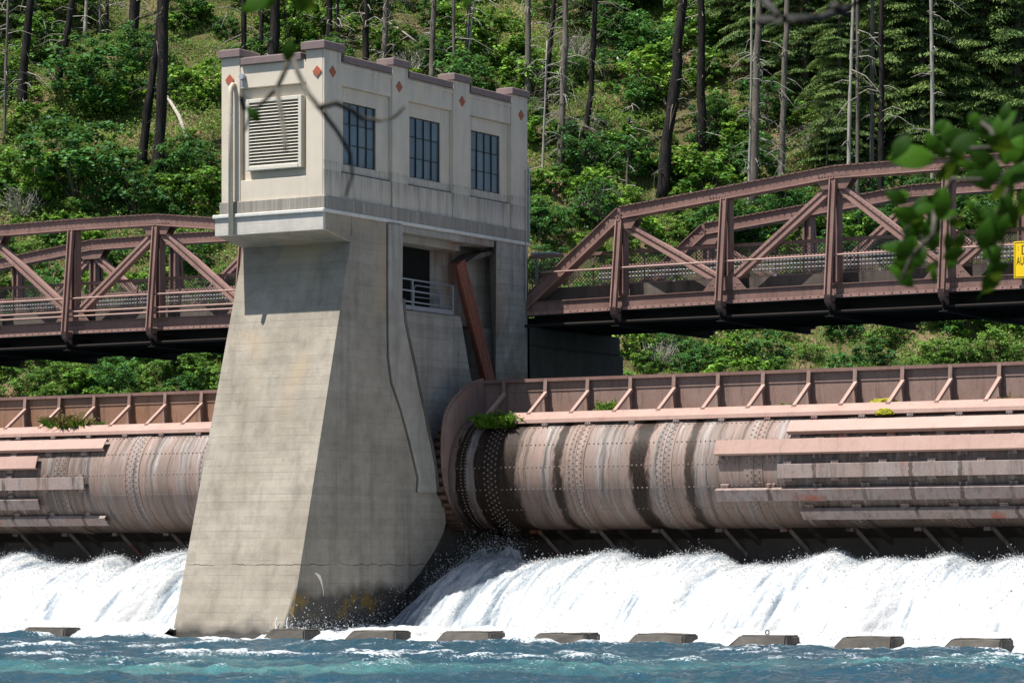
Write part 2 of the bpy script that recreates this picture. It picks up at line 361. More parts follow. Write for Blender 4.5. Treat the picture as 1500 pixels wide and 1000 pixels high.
# ------------------------------------------------------------------ camera, sun, sky
cam = bpy.data.cameras.new('camera'); co = bpy.data.objects.new('camera', cam); COL.objects.link(co)
co.location = O; co.rotation_euler = (R(90), 0, TH)
cam.lens = 36*F/1500; cam.sensor_width = 36; cam.shift_y = (YH-500)/1500
cam.clip_start = .3; cam.clip_end = 3000
cam.dof.use_dof = True; cam.dof.focus_distance = 95; cam.dof.aperture_fstop = 12.
SC.camera = co
sd = Vector((.185, .342, -.92)).normalized()          # the way the light travels, read from the shadow of the corbel
sun = bpy.data.lights.new('sun', 'SUN'); sun.energy = 5.0; sun.angle = R(.5); sun.color = (1, .955, .89)
so = bpy.data.objects.new('sun', sun); COL.objects.link(so); so.rotation_euler = sd.to_track_quat('-Z', 'Y').to_euler(); so.location = (0, -30, 80)
W = bpy.data.worlds.new('World'); SC.world = W; W.use_nodes = True
wn = W.node_tree; sky = wn.nodes.new('ShaderNodeTexSky'); sky.sky_type = 'NISHITA'; sky.sun_disc = False
sky.sun_elevation = math.asin(-sd.z); sky.sun_rotation = math.atan2(-sd.x, -sd.y)
bg = wn.nodes['Background']; wn.links.new(sky.outputs[0], bg.inputs[0]); bg.inputs[1].default_value = .07
SC.view_settings.view_transform = 'Standard'; SC.view_settings.look = 'None'; SC.view_settings.exposure = .82
SC.view_settings.gamma = 1
SC.cycles.max_bounces = 6; SC.cycles.diffuse_bounces = 2; SC.cycles.glossy_bounces = 3; SC.cycles.transmission_bounces = 3; SC.cycles.transparent_max_bounces = 6

# ------------------------------------------------------------------ the pier
pier = thing('concrete_pier', (-2, 2, 0), 'tall battered grey concrete pier carrying the cream house between the two roller gates', 'bridge pier')
def batY(z): return 1.4-(11.6-z)*.2693
slot = [(4.06, 12.2), (4.02, 9.95), (4.13, 9.25), (4.32, 8.75), (4.55, 8.22), (4.89, 7.33), (5.27, 6.44), (5.46, 5.91), (5.57, 5.67), (5.84, 4.89), (5.97, 4.23),
        (6.30, 3.92), (6.50, 3.7), (6.54, 3.28), (6.36, 2.95), (6.03, 2.57), (5.55, 2.15), (5.05, 1.75), (4.51, 1.4), (4.2, 1.2), (4.05, .8), (4.0, -1.5)]
def lx(z): return -3.84-(11.6-min(z, 11.6))*.026
cx = -1.7
def slab(b, prof, xr, xl):
    n = len(prof); vs = [(xr, y, z) for y, z in prof]+[(xl(z), y, z) for y, z in prof]
    b.add(vs, [tuple(range(n)), tuple(range(2*n-1, n-1, -1))]+[(i, i+n, (i+1) % n+n, (i+1) % n) for i in range(n)])
b = MB()
slab(b, [(batY(-1.5), -1.5), (batY(11.66), 11.66), (1.40, 12.2), (4.0, 12.2), (4.0, -1.5)], 0., lx)
b.prism([(4.0, 12.2)]+slot, cx, 0.)
slab(b, [(4.001, -1.5), (4.001, 12.2), (11.4, 12.2), (11.4, -1.5)], cx, lx)
b.build('shaft', M['pier'], pier)
# the raised strip along the gate slot
M['edge'] = concrete('stained_shaded_slot_edge', (.10, .09, .078), (.05, .045, .038), (.15, .135, .12), 0, .5)  # stain plus painted shade, for slot edges and the hood's underside
M['border'] = concrete('slot_border_concrete', (.30, .272, .232), (.12, .107, .09), (.40, .37, .32), .3, .5)
rid = [(4.0, 12.14), (3.97, 9.95), (4.08, 9.25), (4.27, 8.75), (4.5, 8.22), (4.84, 7.33), (5.22, 6.44), (5.41, 5.91), (5.52, 5.67), (5.79, 4.89), (5.88, 4.2),
       (4.86, 4.2), (4.92, 4.62), (4.45, 5.7), (3.98, 6.64), (3.47, 7.43), (3.28, 8.25), (3.25, 9.5), (3.25, 12.14)]
b = MB(); b.prism(rid, -.05, .11); b.build('slot_border', M['border'], pier, bevel=.03)
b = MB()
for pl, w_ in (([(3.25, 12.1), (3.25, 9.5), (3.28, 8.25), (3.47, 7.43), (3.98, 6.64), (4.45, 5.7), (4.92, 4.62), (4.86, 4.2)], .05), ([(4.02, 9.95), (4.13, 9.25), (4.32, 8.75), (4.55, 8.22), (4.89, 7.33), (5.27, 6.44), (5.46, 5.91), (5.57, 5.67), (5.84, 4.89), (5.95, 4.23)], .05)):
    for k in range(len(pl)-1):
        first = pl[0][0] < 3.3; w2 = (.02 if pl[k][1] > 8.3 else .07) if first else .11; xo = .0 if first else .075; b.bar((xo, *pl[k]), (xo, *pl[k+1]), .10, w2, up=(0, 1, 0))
b.build('slot_edge_shade', M['edge'], pier)  # dark bars painted in for the shaded, stained step beside the strip
# recess wall of the gate slot, alcove and far jamb
b = MB()
b.prism([(3.9, 9.72), (8.2, 9.72), (10.2, 3.4), (10.2, -1.5), (3.9, -1.5)], cx-.1, -.5)       # wall under the alcove floor
b.prism([(8.2, 9.72), (8.55, 9.72), (11.3, 3.0), (11.3, -1.5), (10.19, -1.5), (10.19, 3.4)], cx-.1, -.8)
b.box(cx-.1, -1.0, 4.08, 11.39, 9.5, 12.185)
b.build('recess_wall', M['recess'], pier, bevel=.015)
jt0, jb0 = onX(728, 357, 0), onX(757, 524, 0); jt1, jb1 = onX(715, 352, -.85), onX(722, 545, -.85)
jk = (jb0[1]-jt0[1])/(jb0[2]-jt0[2]); jk1 = (jb1[1]-jt1[1])/(jb1[2]-jt1[2])
za, zb = 12.19, 6.0
b = MB()
A = [(0, jt0[1]+jk*(za-jt0[2]), za), (0, jt0[1]+jk*(zb-jt0[2]), zb), (0, 11.398, zb), (0, 11.398, za)]
B = [(-.85, jt1[1]+jk1*(za-jt1[2]), za), (-.85, jt1[1]+jk1*(zb-jt1[2]), zb), (-.85, 11.398, zb), (-.85, 11.398, za)]
b.add(A+B, [(0,1,2,3), (7,6,5,4), (0,4,5,1), (1,5,6,2), (2,6,7,3), (3,7,4,0)])
b.box(cx-.05, 0, 10.9, 11.396, -1.5, 6.0)
b.box(cx-.05, -.86, 9.8, 11.38, 6.0, 9.49)
b.build('slot_jamb', M['recess'], pier)
b = MB(); d1 = onX(629, 450, -1.)
b.box(-.996, -.985, 4.6, d1[1], 9.73, 11.70); b.build('doorway', M['void'], pier)
b = MB(); b.box(-.999, -.02, 4.07, jt0[1]-.15, 11.95, 12.195); b.box(-.999, -.35, 4.085, 7.9, 11.72, 11.949); b.build('lintel', M['recess'], pier, bevel=.01)
c1 = onX(663, 385, -.85); c2 = onX(706, 372, -.85)
b = MB(); b.prism([(c1[1], c1[2]), (c2[1], c2[2]), (c2[1]+.02, c2[2]+.10), (c1[1]+.75, c1[2]+.34)], -.98, -.30); b.build('slot_hood', M['edge'], pier)
# upstream part of the pier under the bridge
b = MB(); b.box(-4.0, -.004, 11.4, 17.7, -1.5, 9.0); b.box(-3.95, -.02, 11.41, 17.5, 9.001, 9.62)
b.build('bridge_seat', M['dark_conc'], pier, bevel=.05)  # dark concrete here paints in the shade under the bridge
# red rack rail
t0, t1 = onX(672, 384, -.5), onX(720, 575, -.5)
b = MB(); b.bar(t0, t1, .12, .30, up=(0, 1, .3)); b.bar(t0+np.array([.07, 0, 0]), t1+np.array([.07, 0, 0]), .04, .50, up=(0, 1, .3))
b.bar(t0+np.array([-.16, .1, 0]), t1+np.array([-.16, .1, 0]), .3, .06, up=(0, 1, .3))
d = (t1-t0)
for i in range(46):
    for s in (-.13, .13):
        c = t0+d*(i+.5)/46+np.array([.095, s, s*.3]); b.box(c[0]-.012, c[0]+.02, c[1]-.02, c[1]+.02, c[2]-.02, c[2]+.02)
b.build('gear_rack', M['rack'], pier)

# railing in the alcove
rl = thing('safety_railing', (-.45, 6, 9.73), 'galvanised pipe railing across the opening below the house', 'railing')
y0 = 4.2; y1 = onX(663, 458, -.45)[1]
b = MB()
for z in (10.62, 10.28, 9.95): b.tube([(-.45, y0, z+.03), (-.45, y1, z)], .026)
b.build('rail', M['galv'], rl, smooth=True)
b = MB(); b.box(-.47, -.44, y0, y1, 9.73, 9.86); b.build('kick_plate', M['galv'], rl)
for yy in (y0+.1, y0+1.15, y1):
    b = MB(); b.box(-.48, -.42, yy-.03, yy+.03, 9.73, 10.64); b.build('rail_post', M['galv'], rl)
b = MB(); ya, yb = 6.1, 7.6
pt = [(-.88, ya, 9.8), (-.88, ya, 10.45), (-.88, ya+.1, 10.55), (-.88, yb-.2, 10.55), (-.88, yb, 10.4), (-.88, yb, 9.95), (-.88, yb-.3, 9.8), (-.88, ya, 9.78)]
b.tube(pt, .025); b.tube([(-.88, ya, 10.2), (-.88, yb, 10.2)], .02); b.build('gate_frame', M['galv'], rl, smooth=True)

# ------------------------------------------------------------------ the house on the pier
HX = -3.66
hs = thing('control_house', (-1.8, 5.7, 12.2), 'cream concrete control house with three blue windows on top of the pier', 'building')
b = MB()
b.box(-3.86, -.001, -.05, .06, 11.655, 12.16); b.prism([(.061, 12.16), (.061, 11.655), (1.36, 11.42), (1.395, 11.42), (1.395, 12.16)], -3.86, -.001, mi=1); b.build('corbel', [M['corbel'], M['pier']], hs, bevel=.008)
b = MB(); b.box(-3.92, .05, -.11, 11.5, 12.161, 12.27)
b.build('ledge', M['white'], hs, bevel=.02)
PY = [(0., .87), (3.58, 4.42), (6.98, 7.92), (10.42, 11.40)]
BAYS = [(.87, 3.58), (4.42, 6.98), (7.92, 10.42)]
b = MB(); b.box(-3.70, .04, -.05, 11.44, 12.271, 12.63); b.build('plinth', M['wall_s'], hs, bevel=.015)
fb = MB(); sb = MB()
# front wall: pillars, spandrels, recessed panel
fb.box(HX, -2.99, 0, .25, 12.631, 16.86); fb.box(-.64, -.06, 0, .25, 12.631, 16.86)
fb.box(-2.989, -.641, .02, .25, 15.93, 16.60); fb.box(-2.989, -.641, .02, .25, 12.631, 13.24); fb.box(-2.989, -.641, .16, .25, 13.241, 15.929)
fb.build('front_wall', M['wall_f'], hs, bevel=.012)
for (ya, yb) in PY: sb.box(-.25 if ya else -.059, 0, ya if ya else .003, yb, 12.631, 16.86)
sb.box(HX+.02, -.25, 10.42, 11.40, 12.631, 16.86); sb.box(HX+.02, -.25, .26, 10.419, 12.631, 13.0); sb.box(HX+.02, HX+.2, .26, 10.419, 13.0, 16.5)
for (ya, yb) in BAYS:
    ya += .001; yb -= .001
    sb.box(-.25, -.05, ya, yb, 15.92, 16.60); sb.box(-.25, -.05, ya, yb, 12.631, 13.40)
    # recessed panel round the window opening
    wy0, wy1 = ya+.30+.02, ya+.30+1.75
    sb.box(-.25, -.15, ya, wy0, 13.401, 15.919); sb.box(-.25, -.15, wy1, yb, 13.401, 15.919)
    sb.box(-.25, -.15, wy0+.001, wy1-.001, 13.401, 13.67); sb.box(-.25, -.15, wy0+.001, wy1-.001, 15.49, 15.919)
sb.box(HX+.02, -.02, .26, 11.3, 16.45, 16.55)
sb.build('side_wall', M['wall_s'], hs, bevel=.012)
for (ya, yb) in BAYS:
    wy0, wy1 = ya+.32, ya+2.05
    b = MB(); b.box(-.245, -.20, wy0, wy0+.022, 13.67, 15.49); b.box(-.245, -.20, wy1-.022, wy1, 13.67, 15.49)
    b.box(-.245, -.20, wy0+.022, wy1-.022, 13.67, 13.695); b.box(-.245, -.20, wy0+.022, wy1-.022, 15.465, 15.49)
    for i in range(1, 4):
        yy = wy0+(wy1-wy0)*i/4; b.box(-.24, -.195, yy-.011, yy+.011, 13.71, 15.45)
    for i in range(1, 3):
        zz = 13.67+1.82*i/3+random.uniform(-.02, .02); b.box(-.24, -.2, wy0+.04, wy1-.04, zz-.009, zz+.009)
    w = b.build('window', M['muntin'], hs)
    b = MB()
    for i in range(4):
        for j in range(3):
            y0_ = wy0+(wy1-wy0)*i/4; z0_ = 13.67+1.82*j/3; k = random.uniform(-.006, .006)
            b.add([(-.228, y0_, z0_), (-.228+k, y0_+(wy1-wy0)/4, z0_), (-.228+k, y0_+(wy1-wy0)/4, z0_+1.82/3), (-.228+random.uniform(-.006, .006), y0_, z0_+1.82/3)], [(0,1,2,3)])
    b.box(-.25, -.24, wy0, wy1, 13.67, 15.49); pn = b.build('pane', M['glass'], w); a_ = pn.data.attributes.new('tint', 'FLOAT', 'FACE'); a_.data.foreach_set('value', rng.uniform(0, 1, len(pn.data.polygons)).astype(np.float32))
    b = MB(); b.box(-.149, -.085, ya+.02, yb-.02, 13.402, 13.43); b.build('sill_edge', M['muntin'], hs)
def cope(name, x0, x1, y0, y1, z0, z1):
    b = MB(); b.box(x0, x1, y0, y1, z0, z1); b.box(x0+.05, x1-.05, y0+.05, y1-.05, z1, z1+.025); b.build('coping', M['coping'], hs, bevel=.012)
cope('', -.76, .07, -.10, .95, 16.861, 17.08); cope('', HX-.08, -2.93, -.10, .95, 16.861, 17.08)
for (ya, yb) in PY[1:]: cope('', -.55, .07, ya-.05, yb+.05, 16.861, 17.06)
cope('', -2.92, -.77, -.08, .30, 16.601, 16.80)
for (ya, yb) in BAYS: cope('', -.30, .03, ya+(.09 if ya < 1 else .06), yb-.06, 16.601, 16.79)
def diamond(c, axis):
    b = MB(); h = .165
    if axis == 'Y': b.prism([(c[0]-h*.95, c[2]), (c[0], c[2]-h), (c[0]+h*.95, c[2]), (c[0], c[2]+h)], -.03, .001, 'Y')
    else: b.prism([(c[1]-h, c[2]), (c[1], c[2]-h), (c[1]+h, c[2]), (c[1], c[2]+h)], -.001, .025, 'X')
    b.build('diamond_tile', M['tile'], hs)
diamond(onY(465, 104.6), 'Y'); diamond(onY(337, 117.5), 'Y')
for p in ((487, 105.3), (584.5, 127.4), (676.6, 148.7), (763, 169)): diamond(onX(*p), 'X')
# louvre
la, lb = onY(360, 145, -.06), onY(441, 243, -.06)
lx0, lx1, lz0, lz1 = la[0], lb[0], 13.50, 15.58
b = MB(); fr = .11
b.box(lx0, lx0+fr, -.06, .155, lz0, lz1); b.box(lx1-fr, lx1, -.06, .155, lz0, lz1)
b.box(lx0+fr, lx1-fr, -.06, .155, lz1-fr, lz1); b.box(lx0+fr, lx1-fr, -.075, .155, lz0, lz0+fr)
lv = b.build('louvre', M['louver'], hs, bevel=.01)
b = MB(); ns = 20
for i in range(ns):
    z = lz0+fr+(i+.5)*(lz1-lz0-2*fr)/ns
    b.add([(lx0+fr, -.05, z-.04), (lx1-fr, -.05, z-.04), (lx1-fr, .06, z+.035), (lx0+fr, .06, z+.035), (lx0+fr, -.05, z-.030), (lx1-fr, -.05, z-.030), (lx1-fr, .06, z+.043), (lx0+fr, .06, z+.043)],
          [(0,1,2,3), (7,6,5,4), (0,4,5,1), (2,6,7,3), (1,5,6,2), (0,3,7,4)])
b.build('slat', M['louver'], lv)
b = MB(); b.box(lx0+fr, lx1-fr, .10, .158, lz0+fr, lz1-fr); b.build('backing', M['void'], lv)
# pipes
pt = onY(339, 200, -.14); px_ = pt[0]
b = MB(); b.tube([(px_+.02, .01, 16.02), (px_+.02, -.10, 16.05), (px_, -.16, 15.97), (px_, -.17, 15.8), (px_, -.17, 11.62)], .072, 10); b.build('downpipe', M['pipe'], hs, smooth=True)
p2 = onY(354, 113, -.1)
b = MB(); b.tube([(p2[0], .02, p2[2]), (p2[0], -.13, p2[2]+.02)], .09, 10); b.tube([(p2[0], -.08, p2[2]-.02), (p2[0]+.02, -.12, p2[2]-.3)], .035, 6); b.build('wall_lamp', M['galv'], hs)
b = MB(); b.tube([(.05, 11.2, 14.55), (.06, 11.2, 14.4), (.06, 11.2, 11.0), (.06, 11.2, 10.4)], .022, 6); b.tube([(-.06, 11.46, 14.75), (.0, 11.48, 14.55), (.0, 11.48, 12.3)], .04, 6); b.build('conduit', M['galv'], hs)

# ------------------------------------------------------------------ roller gates
def dpt(x, ang, r): return (x, YC-r*math.cos(ang), ZCN+r*math.sin(ang))
def rivets(mb, pts, nrm, r=.03):
    for p, nn in zip(pts, nrm):
        nn = Vector(nn); u = nn.orthogonal().normalized(); w = nn.cross(u); p = Vector(p)
        ring = [p+(u*math.cos(a)+w*math.sin(a))*r for a in (0, 1.257, 2.513, 3.77, 5.027)]
        mb.add(ring+[p+nn*r*.75], [(i, (i+1) % 5, 5) for i in range(5)])
def roller_gate(x0, x1, right):
    s = 1 if right else -1
    near = x0 if right else x1
    g = thing('roller_gate', ((x0+x1)/2, YC, ZCN), 'streaked pink steel roller gate on the side of the pier with the red rack' if right else 'faded pink steel roller gate behind the tall sloping face of the pier', 'dam gate')
    N = 96; b = MB()
    xs = np.arange(x0, x1+.01, .74); xs[-1] = x1
    vs = []
    for x in xs:
        for j in range(N):
            a = 2*math.pi*j/N; vs.append(dpt(x, a, RD))
    fs = [(i*N+j, i*N+(j+1) % N, (i+1)*N+(j+1) % N, (i+1)*N+j) for i in range(len(xs)-1) for j in range(N)]
    fs += [tuple(range(N)), tuple(range((len(xs)-1)*N, len(xs)*N))]
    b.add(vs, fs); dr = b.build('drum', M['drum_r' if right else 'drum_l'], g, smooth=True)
    bands = [x for x in ([1.87+2.955*i for i in range(10)] if right else [-11.71-2.955*i for i in range(-2, 7)]) if x0+.3 < x < x1-.3]
    for x in bands:                                     # riveted butt straps
        b = MB(); w = .30; vs = []
        for xx in (x-w, x+w):
            for r_ in (RD-.01, RD+.018):
                for j in range(49): vs.append(dpt(xx, -1.75+3.6*j/48, r_))
        q = 49; fs = []
        for j in range(48): fs += [(q+j, q+j+1, 3*q+j+1, 3*q+j), (j, q+j, q+j+1, j+1), (2*q+j, 2*q+j+1, 3*q+j+1, 3*q+j)]
        b.add(vs, fs); st = b.build('butt_strap', M['drum_r' if right else 'drum_l'], dr, smooth=False)
        rb = MB(); pts = []; nr = []
        for k in range(4):
            for j in range(30):
                a = -1.5+3.0*(j+.5*(k % 2))/30; pts.append(dpt(x-.195+.13*k, a, RD+.018)); nr.append((0, -math.cos(a), math.sin(a)))
        rivets(rb, pts, nr, .036); tag(rb.build('rivet', M['rivet'], st), kind='stuff')
    for a in (R(52), R(28.5), R(5), R(-17.5), R(-41)):
        rb = MB(); pts = []; nr = []
        for x in np.arange(x0+.2, x1, .155): pts.append(dpt(x, a, RD)); nr.append((0, -math.cos(a), math.sin(a)))
        rivets(rb, pts, nr, .031); tag(rb.build('rivet', M['rivet' if a < .2 else 'rivet_dk'], dr), kind='stuff')
    # sloping flange beam on top of the drum
    b = MB(); prof = [(6.72, 6.28), (6.74, 6.39), (7.12, 6.62), (7.16, 6.55), (6.82, 6.33), (6.80, 6.26)]
    b.prism(prof, x0+(.9 if right else .4), x1-.3); b.prism([(6.82, 6.26), (6.86, 6.33), (7.3, 6.5), (7.5, 6.3)], x0+.95, x1-.35); b.build('flange_beam', M['gate'], g)
    for x in np.arange(x0+1.55 if right else x1-.65, x1 if right else x0, 1.49*s):
        b = MB(); b.box(x-.09, x+.09, 6.72, 6.95, 6.13, 6.27)
        for k in (-.07, 0, .07): b.box(x+k-.025, x+k+.025, 6.70, 6.76, 6.2, 6.25)
        b.build('beam_clip', M['fender_lo'], g)
    # shield: plate, top angle, ribs with struts
    SY = 8.24; ZT = 7.68
    b = MB(); b.box(x0, x1, SY, SY+.03, 6.35, ZT); b.box(x0, x1, SY-.02, SY-.001, 7.32, 7.36); b.box(x0, x1, 7.3, SY-.001, 6.36, 6.42)
    b.build('shield_plate', M['shield' if right else 'shield_l'], g)
    b = MB(); b.box(x0, x1, SY-.10, SY+.06, ZT, ZT+.03); b.box(x0, x1, SY-.11, SY-.09, ZT-.07, ZT+.029); b.build('top_angle', M['bridge' if right else 'bridge'], g)
    i = 0
    xs_r = np.arange(2.62-1.49, x1, 1.482) if right else np.arange(-10.42+1.482*4, x0, -1.482)
    for x in xs_r:
        if not x0+.1 < x < x1-.1: continue
        b = MB(); b.prism([(SY-.26, 6.42), (SY-.001, 6.42), (SY-.001, ZT-.02), (SY-.14, ZT-.02)], x-.012, x+.012)
        b.add([(x-.06, SY-.27, 6.42), (x+.06, SY-.27, 6.42), (x+.06, SY-.15, ZT-.01), (x-.06, SY-.15, ZT-.01), (x-.06, SY-.25, 6.42), (x+.06, SY-.25, 6.42), (x+.06, SY-.13, ZT-.01), (x-.06, SY-.13, ZT-.01)],
              [(0,1,2,3), (4,7,6,5), (0,4,5,1), (1,5,6,2), (2,6,7,3), (3,7,4,0)])
        rbo = b.build('rib', M['shield'], g)
        b = MB(); b.bar((x+.03, 7.08, 6.58), (x+.03, SY-.16, 7.26), .11, .09); b.box(x-.03, x+.09, 7.0, 7.12, 6.48, 6.6); b.build('strut', M['gate'], rbo)
    # horizontal timber-like fender channels on the front of the drum
    if right: ends = [11.75, 9.55, 11.60, 9.55, 12.1]
    else: ends = [-12.95, -15.55, -13.5, -15.5, -13.0]
    for a, e, w in zip((R(38.5), R(18.8), R(-3.2), R(-24.2), R(-45.5)), ends, (.42, .43, .40, .36, .34)):
        b = MB(); rr = RD+.22; c = Vector(dpt(0, a, rr)); tv = Vector((0, math.sin(a), math.cos(a))); nv = Vector((0, -math.cos(a), math.sin(a)))
        far = x1-8.5 if right else x0+8.5
        xa, xb = min(e, far), max(e, far)
        def sec(o1, o2): return [(c+tv*p1+nv*p2)[1:] for p1, p2 in o1]
        b.prism(sec([(-w/2, 0), (w/2, 0), (w/2, -.03), (-w/2, -.03)], 0), xa, xb)
        b.prism(sec([(-w/2, -.031), (-w/2+.03, -.031), (-w/2+.03, -.15), (-w/2, -.15)], 0), xa, xb)
        b.prism(sec([(w/2-.03, -.031), (w/2, -.031), (w/2, -.15), (w/2-.03, -.15)], 0), xa, xb)
        fo = b.build('fender_channel', M['gate' if a > .2 else 'fender_lo'], g, bevel=.006)
        for x in np.arange(xa+.25, xb, 1.482 if a > -.1 else 1.482):
            for sg in (-1, 1):
                b = MB(); pc = Vector((x, 0, 0))+Vector((0, *(c+tv*(sg*(w/2+.02)))[1:]))-nv*.17
                ux = Vector((1, 0, 0)); vs = []
                for dz in (-.09, .0):
                    for dx, dt in ((-.13, -.07), (.13, -.07), (.13, .07), (-.13, .07)): vs.append(pc+ux*dx+tv*dt+nv*dz)
                b.add(vs, [(0,1,2,3), (7,6,5,4), (0,4,5,1), (1,5,6,2), (2,6,7,3), (3,7,4,0)])
                for k in (-.08, 0, .08): q_ = pc+ux*k+nv*.012; b.bar(q_-ux*.03, q_+ux*.03, .06, .03, up=nv)
                b.build('bracket', M['fender_lo'], fo)
    # end plate and gear ring
    ex = near+.02 if right else near-.02
    ep = [(8.18, 7.70), (7.6, 7.58), (7.02, 7.34), (6.6, 7.1), (6.24, 6.83), (6.04, 6.58), (5.93, 6.29), (5.87, 5.9), (5.85, 5.46), (5.9, 4.9), (6.05, 4.4), (6.36, 3.9), (6.8, 3.5), (7.3, 3.22), (7.82, 3.11), (8.3, 3.3), (8.3, 7.70)]
    b = MB(); b.prism(ep, ex-.03*s, ex)
    # rolled edge of the end plate
    for i in range(len(ep)-3): b.bar((ex+.0*s-.06*s, *ep[i]), (ex-.06*s, *ep[i+1]), .16, .05, up=(1, 0, 0))
    b.build('end_plate', M['shield'], g)
    b = MB(); Rg = 1.80; nt = 40; gx0, gx1 = ex-.62*s, ex-.12*s
    ring = [(YC-(Rg-.14)*math.cos(2*math.pi*k/48), ZCN+.1+(Rg-.14)*math.sin(2*math.pi*k/48)) for k in range(48)]
    b.prism(ring, min(gx0, gx1), max(gx0, gx1))
    for k in range(nt):
        a = 2*math.pi*k/nt; cc = Vector((0, YC-Rg*math.cos(a), ZCN+.1+Rg*math.sin(a))); nv = Vector((0, -math.cos(a), math.sin(a))); tv = Vector((0, math.sin(a), math.cos(a)))
        b.prism([(cc+tv*.09-nv*.2)[1:], (cc+tv*.06)[1:], (cc-tv*.06)[1:], (cc-tv*.09-nv*.2)[1:]], min(gx0, gx1)-.003, max(gx0, gx1)+.003)
    b.build('gear_ring', M['gear'], g)
    b = MB()
    for k in range(40):
        a = -1.3+2.5*k/40; rivets(b, [dpt(ex+.45*s, a, RD)], [(0, -math.cos(a), math.sin(a))], .03)
        rivets(b, [dpt(ex+.6*s, a, RD)], [(0, -math.cos(a), math.sin(a))], .03)
    tag(b.build('rivet', M['rivet'], dr), kind='stuff')
    # lower lip: back plate, shelf and struts
    b = MB(); b.box(x0, x1, 9.3, 9.36, .3, 3.6); b.box(x0, x1, 8.75, 9.299, 2.72, 2.78); b.box(x0, x1, 8.72, 8.749, 1.2, 2.79)
    b.build('lower_apron', M['gate_dk'], g)
    for x in (np.arange(2.15, x1, 2.13) if right else np.arange(-5.5, x0, -2.13)):
        b = MB(); b.bar((x, 8.2, 3.2), (x+.62, 8.75, 2.30), .10, .10, mi=0); b.box(x-.1, x+.12, 8.1, 8.3, 2.98, 3.14); b.bar((x+.75, 8.3, 3.1), (x+1.3, 9.1, 2.3), .12, .12, mi=1)
        b.build('lip_strut', [M['fender_lo'], M['gate_dk']], g)
    return g
gr = roller_gate(.36, 30.4, True)
gl = roller_gate(-34.4, -4.4, False)
# concrete sill carrying the gates
for xa, xb in ((-.49, 30.4), (-34.4, -4.25)):
    b = MB(); b.prism([(5.5, -1.5), (5.5, .55), (6.6, 1.0), (9.3, 1.0), (11, .5), (11, -1.5)], xa, xb); tag(b.build('dam_sill', M['dark_conc']), kind='structure')

M['rail'] = plain('weathered_guard_rail', (.20, .205, .21), .6, .3, .1)
M['under'] = plain('shaded_bridge_underside', (.026, .022, .020), .9, .1)  # steel darkened to paint in the shade beneath the deck
